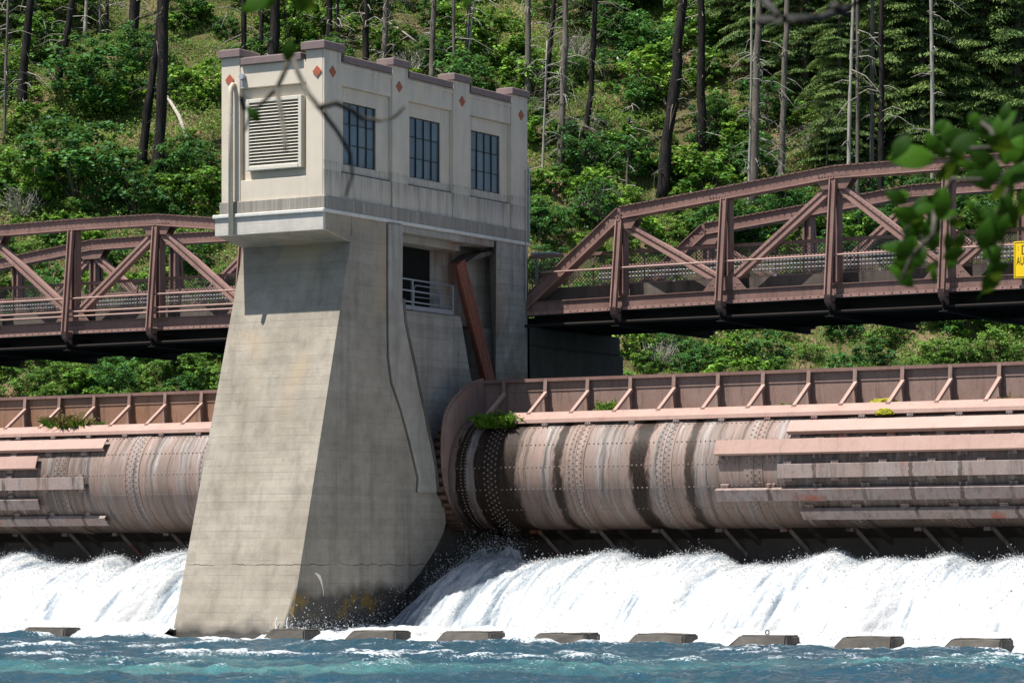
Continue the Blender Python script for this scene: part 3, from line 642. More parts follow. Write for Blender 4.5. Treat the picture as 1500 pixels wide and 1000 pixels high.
# ------------------------------------------------------------------ truss bridges
def truss_bridge(xe, s, npan, label):
    L = 3.68; zt = {1: 13.22, 2: 13.62, 3: 14.02, 4: 14.05, 5: 14.02, 6: 13.62, 7: 13.22}
    X = lambda i: xe+s*L*i
    ZB = lambda i: 9.93+.12*math.sin(math.pi*i/npan)
    g = thing('truss_bridge', ((xe+X(npan))/2, 14.3, 10), label, 'bridge')
    mats = [M['bridge'], M['bridge_lit'], M['rivet_dk']]
    for Y in (11.5, 17.15):
        f = Y-.18
        b = MB()
        for i in range(npan):
            z0, z1 = ZB(i), ZB(i+1); p, q = (X(i), Y, z0+.21), (X(i+1), Y, z1+.21)
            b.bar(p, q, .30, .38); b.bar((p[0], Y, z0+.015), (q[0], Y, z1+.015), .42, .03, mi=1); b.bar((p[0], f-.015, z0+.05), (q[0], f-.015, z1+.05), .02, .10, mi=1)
            b.bar((p[0], Y, z0+.412), (q[0], Y, z1+.412), .40, .024)
        b.build('bottom_chord', mats, g)
        rb = MB(); pts = []
        for x in np.arange(0, L*npan, .27): i = x/L; pts.append((xe+s*x, f-.026, ZB(i)+.055))
        for i in range(1, npan):
            for k in range(-4, 5):
                for zz in (.12, .3): pts.append((X(i)+k*.11, f+.03, ZB(i)+zz))
        rivets(rb, pts, [(0, -1, 0)]*len(pts), .03); tag(rb.build('rivet', M['rivet_dk'], g), kind='stuff')
        b = MB(); nodes = [(X(0), ZB(0)+.2)]+[(X(i), zt[i]-.22) for i in range(1, npan)]+[(X(npan), ZB(npan)+.2)]
        for (xa, z0), (xb, z1) in zip(nodes[:-1], nodes[1:]):
            up = Vector((0, 0, 1))
            if xa == X(2) : pass
            dd = Vector((xb-xa, 0, z1-z0)).normalized(); nn = Vector((-dd.z, 0, dd.x))*(1 if dd.x > 0 else -1)
            a_, b_ = Vector((xa, Y, z0)), Vector((xb, Y, z1)); b_ = b_+dd*.004
            b.bar(a_, b_, .34, .36, up=nn); b.bar(a_+nn*.195, b_+nn*.195, .46, .03, up=nn)
            off = Vector((0, -.21, 0))
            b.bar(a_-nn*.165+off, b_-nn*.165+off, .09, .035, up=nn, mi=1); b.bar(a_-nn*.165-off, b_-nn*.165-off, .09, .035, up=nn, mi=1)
            m = int((b_-a_).length/.8)
            for k in range(m): b.bar(a_+dd*(k+.5)*.8-nn*.19-Vector((0, .17, 0)), a_+dd*((k+.5)*.8+.25)-nn*.19+Vector((0, .17, 0)), .05, .012, up=nn)
        b.build('top_chord', mats, g)
        rb = MB(); pts = []; nr = []
        for (xa, z0), (xb, z1) in zip(nodes[:-1], nodes[1:]):
            m = int(math.hypot(xb-xa, z1-z0)/.22)
            for k in range(m): u = (k+.5)/m; pts.append((xa+(xb-xa)*u, Y-.235, z0+(z1-z0)*u+.215)); nr.append((0, 0, 1))
        for i in range(1, npan):
            for k in range(-5, 6): pts.append((X(i)+k*.1, f, zt[i]-.34)); nr.append((0, -1, 0))
        rivets(rb, pts, nr, .03); tag(rb.build('rivet', M['rivet_dk'], g), kind='stuff')
        for i in range(1, npan):
            x = X(i); z1 = zt[i]-.40
            b = MB(); b.box(x-.145, x-.08, Y-.13, Y+.13, ZB(i)+.43, z1); b.box(x+.08, x+.145, Y-.13, Y+.13, ZB(i)+.43, z1); b.box(x-.079, x+.079, Y-.02, Y+.02, ZB(i)+.43, z1)
            b.build('post', M['bridge'], g)
            yo = -1 if Y < 14 else 1
            b = MB(); zz1 = z1-.05 if i % 2 else z1
            for k in (-.09, .09):
                b.bar((x+k, Y+yo*.25, zz1), (x+k, Y+yo*.62, ZB(i)-.02), .035, .13, up=(0, 1, 0), mi=1 if k < 0 else 0)
            b.bar((x, Y+yo*.22, zz1), (x, Y+yo*.59, ZB(i)-.02), .16, .03, up=(0, 1, 0))
            b.prism([(Y+yo*.3, ZB(i)+.05), (Y+yo*.70, ZB(i)+.05), (Y+yo*.62, ZB(i)-.18), (Y+yo*.3, ZB(i)-.4)], x-.1, x+.1, mi=2)
            b.build('outrigger', [M['bridge'], M['bridge_lit'], M['bridge']], g)
            b = MB()
            if i % 2: b.prism([(x-.62, zt[i]-.40), (x+.62, zt[i]-.40), (x+.40, zt[i]-.72), (x-.40, zt[i]-.72)], Y-.195, Y-.175, 'Y'); b.prism([(x-.62, zt[i]-.40), (x+.62, zt[i]-.40), (x+.40, zt[i]-.72), (x-.40, zt[i]-.72)], Y+.175, Y+.195, 'Y')
            else: b.prism([(x-.75, ZB(i)+.42), (x+.75, ZB(i)+.42), (x+.35, ZB(i)+.85), (x-.35, ZB(i)+.85)], Y-.195, Y-.175, 'Y')
            if not i % 2:
                for k in (-.5, -.35, .35, .5, -.42, .42): rivets(b, [(x+k, Y-.196, ZB(i)+.5+.1*(abs(k) > .4))], [(0, -1, 0)], .03)
            b.build('gusset_plate', M['bridge'], g)
        for i in range(1, npan-1):
            (xa, z0), (xb, z1) = ((X(i), zt[i]-.55), (X(i+1), ZB(i+1)+.6)) if i % 2 else ((X(i), ZB(i)+.6), (X(i+1), zt[i+1]-.55))
            dd = Vector((xb-xa, 0, z1-z0)).normalized(); sx = .28*s
            a_ = Vector((xa, Y, z0))+dd*.22; b_ = Vector((xb, Y, z1))-dd*.22; nn = Vector((-dd.z, 0, dd.x))
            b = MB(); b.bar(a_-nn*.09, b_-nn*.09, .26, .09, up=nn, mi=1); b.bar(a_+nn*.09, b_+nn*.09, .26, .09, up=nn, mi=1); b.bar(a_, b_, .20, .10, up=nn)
            m = int((b_-a_).length/.16); rivets(b, [tuple(a_+(b_-a_)*(k/m)+nn*.09+Vector((0, -.131, 0))) for k in range(m)], [(0, -1, 0)]*m, .018)
            b.build('diagonal', [M['bridge'], M['bridge_lit']], g)
    x0, x1 = min(X(0), X(npan)), max(X(0), X(npan))
    b = MB(); b.box(x0, x1, 12.12, 16.5, 10.30, 10.52); b.build('deck', M['asphalt'], g)
    for y in (11.92, 16.5):
        b = MB(); b.box(x0, x1, y, y+.19, 10.32, 10.84); b.build('curb', M['curb'], g)
    for i in range(npan+1):
        b = MB(); b.box(X(i)-.14, X(i)+.14, 11.0, 17.3, 9.86, 9.89); b.box(X(i)-.02, X(i)+.02, 11.0, 17.3, 9.48, 9.86); b.box(X(i)-.14, X(i)+.14, 11.0, 17.3, 9.45, 9.48); b.build('floor_beam', M['under'], g)
    b = MB()
    for y in (12.3, 13.2, 14.3, 15.4, 16.3): b.box(x0+.02, x1-.02, y-.05, y+.05, 9.62, 10.296)
    for y in (11.25,): b.tube([(x0, y, 9.6), (x1, y, 9.62)], .05, 6)
    b.build('stringer', M['under'], g)
    # railings, guard rail, wire mesh
    def hrail(name, y, z, r_, m):
        b = MB(); xs = [X(0)+s*.9]+[X(i) for i in range(1, npan)]+[X(npan)-s*.9]
        b.tube([(x, y, z+.06*math.sin(math.pi*abs(x-xe)/(L*npan))) for x in xs], r_, 8); return b.build(name, m, g, smooth=True)
    if s > 0: hrail('pipe_rail', 11.16, 11.25, .032, M['gate'])
    else:
        for z in (11.2, 10.74, 10.58): hrail('pipe_rail', 11.16, z, .032, M['gate'])
    b = MB(); b.box(x0, x1, 11.93, 12.0, 11.80, 11.90); b.build('top_rail', M['bridge'], g)
    b = MB(); b.box(x0, x1, 16.55, 16.62, 11.85, 11.97); b.box(x0, x1, 16.5, 16.6, 11.15, 11.35); b.build('far_rail', M['bridge_lit'], g)
    b = MB()
    for z in (11.52, 11.66, 11.80): b.tube([(x0, 16.42, z), (x1, 16.42, z)], .034, 6)
    for x in np.arange(x0+1, x1, 1.84): b.box(x-.05, x+.05, 16.44, 16.52, 10.5, 11.9)
    b.build('guard_rail', M['rail'], g)
    for y, z0, z1, pit in ((11.96, 10.86, 11.8, .12), (16.6, 10.86, 11.85, .12)):
        V = []; h = z1-z0; w = .016
        for x in np.arange(x0-h, x1, pit):
            for sg in (1, -1):
                xa, xb = (x, x+h) if sg > 0 else (x+h, x)
                V += [(xa-w, y, z0), (xa+w, y, z0), (xb+w, y, z1), (xb-w, y, z1)]
        V = np.array(V); V[:, 0] = np.clip(V[:, 0], x0, x1); k = len(V)//4
        me = npmesh('wire_mesh', V, np.arange(4*k).reshape(k, 4), M['mesh']); link(bpy.data.objects.new('wire_mesh', me), g)
        for x in np.arange(x0+.5, x1, 1.84): b = MB(); b.tube([(x, y+.02, z0), (x, y+.02, z1)], .025, 6); b.build('fence_post', M['bridge'], g)
    return g
truss_bridge(-.26, 1, 8, 'maroon riveted truss bridge from the back of the house, carrying the yellow sign')
truss_bridge(-3.68, -1, 8, 'maroon riveted truss bridge reaching the house from the side with the louvre')
# pale approach pipes beside the pier
ap = thing('handrail', (.3, 13, 10.9), 'grey pipe handrail bending down beside the back corner of the house', 'handrail')
b = MB(); q = [onY(778, 372, 13), onY(812, 371, 13), onY(826, 375, 13), onY(834, 388, 13), onY(836, 400, 13)]
b.tube(q, .05, 8); b.build('rail', M['galv'], ap, smooth=True)
b = MB(); b.tube([(q[0][0]+.2, 13, 10.5), (q[0][0]+.2, 13, q[0][2])], .04, 8); b.build('rail_post', M['galv'], ap)
# yellow sign on the bridge
sg = thing('warning_sign', (17.2, 11.1, 10.8), 'yellow sign with black border hanging on the bridge railing', 'sign')
a0, a1 = onY(1485, 354, 11.08), onY(1486, 408, 11.08); sx0, sz0, sz1 = a0[0], a1[2], a0[2]; sx1 = sx0+.82
b = MB(); b.box(sx0, sx1, 11.08, 11.10, sz0, sz1); b.build('plate', M['yellow'], sg, bevel=.006)
b = MB(); t_ = .018
for (xa, xb, za, zb) in ((sx0+.03, sx1-.03, sz0+.03, sz0+.03+t_), (sx0+.03, sx1-.03, sz1-.03-t_, sz1-.03), (sx0+.03, sx0+.03+t_, sz0+.03+t_, sz1-.03-t_), (sx1-.03-t_, sx1-.03, sz0+.03+t_, sz1-.03-t_)): b.box(xa, xb, 11.076, 11.081, za, zb)
b.build('border', M['black'], sg)
b = MB(); bx = sx0+.245; bz = sz1-.115
for (xa, xb, za, zb) in ((bx, bx+.33, bz-.025, bz), (bx, bx+.33, bz-.27, bz-.245), (bx, bx+.03, bz-.245, bz-.025), (bx+.30, bx+.33, bz-.245, bz-.025)): b.box(xa, xb, 11.076, 11.081, za, zb)
for zz in (bz-.06, bz-.13): b.box(sx0+.13, sx0+.15, 11.076, 11.081, zz, zz+.025)
b.build('symbol', M['black'], sg)
fc = bpy.data.curves.new('lettering', 'FONT'); fc.body = 'AUT'; fc.size = .34; fc.extrude = .002; fc.materials.append(M['black'])
tmp = bpy.data.objects.new('tmp', fc); COL.objects.link(tmp); bpy.context.view_layer.update(); fme = bpy.data.meshes.new_from_object(tmp.evaluated_get(bpy.context.evaluated_depsgraph_get())); bpy.data.objects.remove(tmp)
fo = bpy.data.objects.new('lettering', fme); fo.location = (sx0+.085, 11.077, sz1-.68); fo.rotation_euler = (R(90), 0, 0); fo.scale = (.50, 1, 1); link(fo, sg)
b = MB(); b.tube([(sx0+.4, 11.12, 11.0), (sx0+.4, 11.16, 11.25)], .012, 6); b.build('hook', M['galv'], sg)

# ------------------------------------------------------------------ river, falls, baffle blocks
BY = -4.3
def block(pxl, pxr, i, label):
    xl = onY(pxl, 935, BY)[0]-.28; xr = onY(pxr, 935, BY)[0]
    b = MB(); h = .225+random.uniform(-.015, .03); w = xr-xl; dp = .95
    v = [(xl-.02, BY, -.5), (xl+w, BY, -.5), (xl+w, BY+dp, -.5), (xl-.02, BY+dp, -.5),
         (xl+.42+random.uniform(-.06, .06), BY+.14, h), (xl+w-.03, BY+.10, h), (xl+w-.03, BY+dp-.05, h), (xl+.55, BY+dp-.05, h)]
    v = [(x, y, z) if z > 0 else (x-.35 if x < xl else x, y, z) for x, y, z in v]
    bm = bmesh.new(); q = [bm.verts.new(k) for k in v]
    for f in ((3,2,1,0), (4,5,6,7), (0,1,5,4), (1,2,6,5), (2,3,7,6), (3,0,4,7)): bm.faces.new([q[k] for k in f])
    bmesh.ops.bevel(bm, geom=list(bm.edges), offset=.045, segments=2, affect='EDGES', clamp_overlap=True)
    bmesh.ops.subdivide_edges(bm, edges=list(bm.edges), cuts=2, use_grid_fill=True)
    for vv in bm.verts:
        vv.co += Vector((random.uniform(-1, 1), random.uniform(-1, 1), random.uniform(-1, 1)))*.012
    c = Vector(((xl+xr)/2, BY+.5, 0))
    for vv in bm.verts: vv.co -= c
    me = bpy.data.meshes.new('baffle_block'); bm.to_mesh(me); bm.free(); me.materials.append(M['block'])
    o = bpy.data.objects.new('baffle_block', me); o.location = c; COL.objects.link(o)
    tag(o, label, 'concrete block', 'baffle blocks at the foot of the falls')
bl = [(28, 92, 'concrete block standing alone at the foot of the falls beyond the pier'),
      (386, 444, 'concrete block touching the foot of the pier'), (505, 577, 'concrete block with a dark end, next past the pier foot'),
      (642, 716, 'second concrete block past the pier foot'), (778, 856, 'third concrete block past the pier foot'),
      (922, 1000, 'rounded concrete block, fourth past the pier foot'), (1070, 1150, 'concrete block with a small iron ring on top'),
      (1227, 1305, 'concrete block just past the one with the iron ring'), (1386, 1466, 'concrete block at the end of the row beneath the yellow sign')]
for i, (a, c, l) in enumerate(bl): block(a, c, i, l)
e = onY(1124, 928, BY+.45)
b = MB(); b.tube([(e[0]+.05*math.cos(t), BY+.45, .31+.06*math.sin(t)) for t in np.linspace(0, 6.28, 12)], .015, 6); b.box(e[0]-.012, e[0]+.012, BY+.43, BY+.47, .18, .26)
tag(b.build('iron_ring', M['rivet_dk']), 'small rusty iron lifting ring standing on a baffle block', 'ring')

def water_mat():
    t = NT('river_water'); fo = t.attr('foam'); ae = t.attr('aer')
    n1 = t.noise(t.vscale(t.pos, (1, 1, 0)), 3.5, 5, .7); n2 = t.noise(t.vscale(t.pos, (1, 1, 0)), 14, 4, .7)
    c = t.mix(t.rng(ae, .25, .95), (.018, .066, .098), (.060, .185, .190))
    fm = t.math('ADD', t.math('MULTIPLY', fo, .85), t.math('MULTIPLY', t.math('SUBTRACT', n2, .5), 1.9)); fm = t.math('ADD', fm, t.math('MULTIPLY', t.math('SUBTRACT', n1, .5), 1.3))
    fm = t.rng(fm, .48, .66)
    c = t.mix(fm, c, (.55, .58, .60))
    h = t.math('ADD', t.math('MULTIPLY', n1, 1.), t.math('MULTIPLY', n2, .35))
    m = t.surf(c, t.rng(fm, 0, 1, .12, .7), t.bump(h, .9, .16), .5); t.b.inputs['IOR'].default_value = 1.33
    return m
def foam_mat():
    t = NT('white_water'); a = t.attr('tint')
    n2 = t.noise(t.pos, 16, 5, .75); n1 = t.noise(t.pos, 4, 5, .7); n3 = t.noise(t.pos, 42, 3, .7)
    k = t.math('ADD', a, t.math('ADD', t.math('MULTIPLY', t.math('SUBTRACT', n2, .5), .8), t.math('MULTIPLY', t.math('SUBTRACT', n3, .5), .9)))
    c = t.ramp(k, [(.0, (.13, .165, .195)), (.2, (.24, .275, .31)), (.40, (.36, .39, .41)), (.60, (.47, .48, .485))])
    m = t.surf(c, .75, t.bump(t.math('ADD', n2, n1), .7, .05), .2); return m
M['foam'] = foam_mat(); M['drop'] = plain('spray_drops', (.5, .52, .535), .5, .4, var=0)
# river: one sheet, fine where the camera looks, in rows across the view
Ds = np.concatenate([np.linspace(18, 44, 30), np.linspace(44.3, 92, 430), np.linspace(93, 130, 10)])
As = np.concatenate([np.linspace(-90, -20, 30)[:-1], np.linspace(-20, 20, 420), np.linspace(20, 90, 30)[1:]])
DD, AA = np.meshgrid(Ds, As, indexing='ij')
XX = P[0]+rv[0]*AA+dv[0]*DD; YY = P[1]+rv[1]*AA+dv[1]*DD
chop = fbm(XX*.55, YY*.55, 5, 3); rip = fbm(XX*1.9+5, YY*1.9, 4, 8); fin = fbm(AA*3.2, DD*2.4, 3, 52)
wv = 1-np.abs(fbm(AA*.35+3, DD*.22, 3, 21))*2
act = np.clip((DD-44)/12, .15, 1)
amp = .21*act
ZZ = amp*(chop*1.0+.5*rip+.22*fin)+.05*wv*act
ZZ -= .07+np.clip((YY+3.5)/3, 0, 1)*.25
st_ = fbm(AA*.55+40, DD*1.1, 4, 91)
foam = np.clip((chop*.8+.5*rip+.35*fin+.5*st_)*1.25-.12, 0, 1)*np.clip((DD-56)/8, .25, 1)*np.clip((84.5-DD)/3, .3, 1)*(.5+1.0*vnoise(AA*.10+9, DD*.28, 44))
foam = np.maximum(foam, np.clip(1.15-np.abs(YY+4.35)/.7, 0, 1)*(.75+.5*rip))
foam = np.maximum(foam, np.clip((YY+4.2)/.3, 0, 1))
band = np.exp(-((DD-62.5-3*fbm(AA*.10, DD*.02, 2, 5))/6.)**2)
aer = np.clip(band*(.55+1.2*fbm(AA*.16, DD*.35, 4, 31)+.5*rip)+.22*np.exp(-((DD-83)/3.)**2)+.12*fbm(AA*.3, DD*.3, 3, 77), 0, 1)
nD, nA = DD.shape; idx = np.arange(nD*nA).reshape(nD, nA)
Fq = np.stack([idx[:-1, :-1], idx[:-1, 1:], idx[1:, 1:], idx[1:, :-1]], -1).reshape(-1, 4)
me = npmesh('river', np.stack([XX, YY, ZZ], -1).reshape(-1, 3), Fq, water_mat(), smooth=True)
for nm, ar in (('foam', foam), ('aer', aer)):
    at = me.attributes.new(nm, 'FLOAT', 'POINT'); at.data.foreach_set('value', ar.ravel().astype(np.float32))
ro = bpy.data.objects.new('river', me); COL.objects.link(ro); tag(ro, kind='structure')
b = MB(); b.box(-90, 90, 9.5, 110, 5.5, 6.9); rs = b.build('reservoir', ro.data.materials[0]); tag(rs, kind='structure')

def falls(x0, x1, seed, name):
    xs = np.arange(x0, x1, .045); us = np.linspace(0, 1, 190); pool = np.linspace(0, 1, 40)[1:]
    XX, UU = np.meshgrid(xs, us, indexing='ij')
    ph = np.mod(XX-.6*fbm(XX*.4, 0*XX, 2, seed+2)-6.6, 3.7)/3.7
    hump = .34*fbm(XX*.5, 0*XX, 3, seed)+.34*np.where(ph < .8, np.sin(np.pi*ph/.8/2)**1.2, (1-ph)/.2)**1.3-.30
    # streaks: strands of water, thrown a little higher or lower
    st = fbm(XX*1.1+.25*UU, UU*1.2, 4, seed+4); st2 = fbm(XX*4.5, UU*5, 4, seed+9); st3 = fbm(XX*11, UU*26, 3, seed+15)
    thr = 4.55+.9*fbm(XX*.6, 0*XX+2, 3, seed+30)
    Y = 7.05-thr*UU; Z = 2.30+hump*(1-.5*UU)+.40*UU-(2.76+.3*hump)*UU**1.9
    fade = np.clip(UU*4, .35, 1)
    dsp = (.15*st+.065*st2+.045*st3)*fade
    Y -= dsp*.75; Z += dsp*.55
    Z = np.maximum(Z, -.12)
    edge = np.clip((XX-x0)/.9, 0, 1) if x0 > 0 else np.clip((x1-XX)/.5, 0, 1)
    Z = Z*(.55+.45*edge**.5)
    ti = .52+.66*st+.46*st2+.55*fbm(XX*9, UU*4, 4, seed+80)+.22*UU
    if x0 > 0: ti -= .5*(1-np.clip((XX-x0-.2)/1.6, 0, 1))
    V1 = np.stack([XX, Y, Z], -1)
    X2, U2 = np.meshgrid(xs, pool, indexing='ij')
    ye = Y[:, -1:]; Y2 = ye+(-4.15-ye)*U2
    Z2 = .06+.20*fbm(X2*1.6, Y2*1.6, 4, seed+50)+.16*(1-U2)**2+.05*fbm(X2*7, Y2*7, 3, seed+60)
    Z2 = np.where(U2 < .04, np.maximum(Z2, Z[:, -1:]), Z2)
    Z2 = Z2-.35*np.clip(U2*12-11, 0, 1)
    V2 = np.stack([X2, Y2, Z2], -1)
    V = np.concatenate([V1, V2], 1); ti = np.concatenate([ti, .75+.3*fbm(X2*2, Y2*2, 3, seed+70)], 1)
    n0, n1 = V.shape[:2]; idx = np.arange(n0*n1).reshape(n0, n1)
    Fq = np.stack([idx[:-1, :-1], idx[1:, :-1], idx[1:, 1:], idx[:-1, 1:]], -1).reshape(-1, 4)
    me = npmesh(name, V.reshape(-1, 3), Fq, M['foam'], smooth=True, tint=ti.ravel())
    o = bpy.data.objects.new(name, me); COL.objects.link(o); tag(o, kind='structure')
    return xs, us, V1
def drops(name, pts, size):
    n = len(pts); base = np.array([(1,1,1), (1,-1,-1), (-1,1,-1), (-1,-1,1)], float)
    q = rng.normal(size=(n, 3, 3)); V = pts[:, None, :]+np.einsum('nij,kj->nki', q, base)*(size[:, None, None]*.5)
    Fc = np.array([(0,1,2), (0,3,1), (0,2,3), (1,3,2)]); Fa = (Fc[None]+4*np.arange(n)[:, None, None]).reshape(-1, 3)
    o = bpy.data.objects.new(name, npmesh(name, V.reshape(-1, 3), Fa, M['drop'])); COL.objects.link(o); tag(o, kind='stuff')
sp = []
for x0, x1, sd_ in ((.30, 27., 3), (-26., -4.02, 60)):
    xs, us, V1 = falls(x0, x1, sd_, 'waterfall')
    n = 48000; i = rng.integers(0, V1.shape[0], n); u = rng.beta(.55, 2.6, n); j = (u*(V1.shape[1]-1)).astype(int)
    cl = np.clip(fbm(xs[i]*1.7, u*3, 3, 5)+.55, .05, 1.2)
    p = V1[i, j].copy(); hgt = rng.exponential(.06, n)*cl
    p[:, 2] += hgt*1.1; p[:, 1] -= hgt*.7; p[:, 0] += rng.normal(0, .05, n); sp.append(p)
# side spurts in the corner by the gear ring, and splash along the pier foot
for (c, s_, n) in (((1.15, 6.6, 1.9), (.28, .4, .45), 3600), ((2.05, 6.7, 2.1), (.32, .4, .40), 3000), ((.8, 5.6, 1.1), (.3, .7, .5), 3000)):
    p = rng.normal(size=(n, 3))*np.array(s_)+np.array(c); p[:, 2] = np.where(p[:, 2] < .1, .1, p[:, 2]); sp.append(p[p[:, 0] > .05])
y = rng.uniform(-2.2, 4.6, 3000); p = np.stack([.08+rng.exponential(.25, 3000), y, .05+rng.exponential(.18, 3000)*(1+.9*np.clip(y, 0, 4)/2)], 1); sp.append(p)
x = rng.uniform(-12, 21, 3500); p = np.stack([x, rng.normal(-2.6, .5, 3500), .12+rng.exponential(.09, 3500)], 1); sp.append(p[(p[:, 0] > .2) | (p[:, 0] < -4.3)])
for k, (cx_, cy_, cz_, sx_, sz_) in enumerate(((1.15, 6.7, 1.75, .40, .95), (2.05, 6.9, 1.95, .36, .75), (.75, 5.9, 1.1, .35, .8))):
    bm = bmesh.new(); bmesh.ops.create_icosphere(bm, subdivisions=6, radius=1); me = bpy.data.meshes.new('spurt'); bm.to_mesh(me); bm.free()
    co_ = np.empty(len(me.vertices)*3, np.float32); me.vertices.foreach_get('co', co_); co_ = co_.reshape(-1, 3)
    an = np.arctan2(co_[:, 1], co_[:, 0]); nz_ = fbm(an*3+9, co_[:, 2]*2.2+k, 5, 130+k)+.5*fbm(an*9, co_[:, 2]*9, 3, 140+k)
    co_ *= (1+.42*nz_)[:, None]; co_ *= np.array([sx_, sx_*1.1, sz_])*(1-.3*np.clip(co_[:, 2:3], 0, 1)); co_ += np.array([cx_, cy_, cz_])
    me.vertices.foreach_set('co', co_.ravel()); a_ = me.attributes.new('tint', 'FLOAT', 'POINT'); a_.data.foreach_set('value', (.32+.9*nz_).astype(np.float32)); me.materials.append(M['foam'])
    o = bpy.data.objects.new('spurt', me); COL.objects.link(o); tag(o, kind='stuff')
sp = np.concatenate(sp); drops('spray', sp, rng.uniform(.005, .017, len(sp)))
# white runnels splashing at the pier foot
b = MB()
for px in (405, 421):
    q = onY(px, 920, batY(.2)-.05)
    pts = [(q[0]+.02*math.sin(k*1.7), batY(.1+k*.12)-.06-.02*k, .05+k*.12) for k in range(5)]; b.tube(pts, [.05, .03, .02, .018, .01], 6)
tag(b.build('splash', M['drop'], smooth=True), kind='stuff')
b = MB(); b.tube([onX(462, 838, .02), onX(467, 843, .02), onX(470, 850, .02), onX(473, 862, .02), onX(474, 872, .02)], [.02, .055, .035, .014, .008], 6)
tag(b.build('seep_stain', plain('lime_seep', (.75, .73, .68), .7)), kind='stuff')

# ------------------------------------------------------------------ hillside
def hz(A, D):
    A = np.asarray(A, float); D = np.asarray(D, float)
    z = 7.2+np.where(D > 146, .74*(D-146), .25*(D-146))
    return z+np.clip((D-140)/12, 0, 1)*(1.7*fbm(A*.07, D*.07, 4, 12)+.35*fbm(A*.5, D*.5, 3, 15))
def site(A, D, z): return (P[0]+rv[0]*A+dv[0]*D, P[1]+rv[1]*A+dv[1]*D, z)
def hit(x, y):
    """the point of the hillside seen at photo pixel x, y"""
    D = np.arange(128, 240, .15); A = (x-750)/F*D; zr = ZC+(YH-y)/F*D
    k = np.argmax(hz(A, D) >= zr) if (hz(A, D) >= zr).any() else len(D)-1
    return A[k], D[k], float(hz(A[k], D[k]))
def hill_mat():
    t = NT('hillside_earth'); n1 = t.noise(t.pos, .22, 6, .65); n2 = t.noise(t.pos, 1.4, 6, .7); n3 = t.noise(t.pos, 7, 4, .7)
    c = t.ramp(n1, [(.3, (.028, .036, .012)), (.45, (.06, .062, .022)), (.54, (.11, .085, .045)), (.66, (.20, .135, .085))])
    c = t.mix(t.rng(n2, .5, .7, 0, .7), c, (.045, .045, .02)); c = t.mix(t.rng(n3, .5, .75, 0, .5), c, (.16, .12, .07))
    return t.surf(c, .95, t.bump(n2, .6, .2), .1)
aa = np.linspace(-75, 75, 260); dd_ = np.linspace(118, 260, 260); AA, DD = np.meshgrid(aa, dd_); ZZ = hz(AA, DD)
q = site(AA, DD, ZZ); idx = np.arange(AA.size).reshape(AA.shape)
Fq = np.stack([idx[:-1, :-1], idx[:-1, 1:], idx[1:, 1:], idx[1:, :-1]], -1).reshape(-1, 4)
o = bpy.data.objects.new('hillside', npmesh('hillside', np.stack(q, -1).reshape(-1, 3), Fq, hill_mat(), smooth=True)); COL.objects.link(o); tag(o, kind='structure')

def leaf_quads(cen, nrm, size, asp=.62):
    """diamond leaves, slightly folded; cen, nrm (n,3), size (n)"""
    n = len(cen); nrm = nrm/np.linalg.norm(nrm, axis=1, keepdims=True)
    r_ = rng.normal(size=(n, 3)); t = np.cross(nrm, r_); t /= np.linalg.norm(t, axis=1, keepdims=True)+1e-9; s_ = np.cross(nrm, t)
    L = size[:, None]; V = np.stack([cen-t*L*.5, cen+s_*L*asp*.5-nrm*L*.06, cen+t*L*.5-nrm*L*.10, cen-s_*L*asp*.5-nrm*L*.06], 1)
    return V.reshape(-1, 3), np.arange(4*n).reshape(n, 4)
def grass_patch():
    n = 300000; A = rng.uniform(-36, 36, n); D = rng.uniform(143, 198, n)
    den = fbm(A*.16, D*.16, 4, 19)+.35*fbm(A*.9, D*.9, 2, 23); k = den > -.25; A, D, den = A[k], D[k], den[k]; n = len(A)
    z = hz(A, D)-.05; x0, y0, z0 = site(A, D, z); h = rng.uniform(.10, .34, n)*(1+.8*np.clip(den, 0, 1)); w = rng.uniform(.02, .05, n)
    ang = rng.uniform(0, 6.28, n); ln = rng.normal(0, .3, (n, 2))
    V = np.stack([np.stack([x0-np.cos(ang)*w, y0-np.sin(ang)*w, z0], 1), np.stack([x0+np.cos(ang)*w, y0+np.sin(ang)*w, z0], 1), np.stack([x0+ln[:, 0]*h, y0+ln[:, 1]*h, z0+h], 1)], 1)
    ti = np.clip(.42+.5*fbm(A*.13+7, D*.13, 3, 29)+rng.normal(0, .08, n), 0, 1)
    o = bpy.data.objects.new('hillside_grass', npmesh('hillside_grass', V.reshape(-1, 3), np.arange(3*n).reshape(n, 3), M['grass'], ti)); COL.objects.link(o); tag(o, kind='stuff')
grass_patch()
def undergrowth():
    n = 420000; A = rng.uniform(-36, 36, n); D = rng.uniform(143, 198, n)
    den = fbm(A*.11+30, D*.13, 4, 61)+.55*fbm(A*.8, D*.8, 3, 63); k = den > -.16; A, D, den = A[k], D[k], den[k]; n = len(A)
    hh = np.clip(den+.12, .04, .7)*1.4*rng.uniform(.15, 1, n)**.6; x0, y0, z0 = site(A, D, hz(A, D)+hh)
    V, Fc = leaf_quads(np.stack([x0, y0, z0], 1), rng.normal(0, .45, (n, 3))+[0, -.15, 1], rng.uniform(.06, .17, n))
    ti = np.clip(.42+.5*fbm(A*.2+3, D*.2, 3, 67)+.35*(hh-.35)+rng.normal(0, .07, n), 0, 1)
    o = bpy.data.objects.new('undergrowth', npmesh('undergrowth', V, Fc, M['herb'], ti)); COL.objects.link(o); tag(o, kind='stuff')
undergrowth()

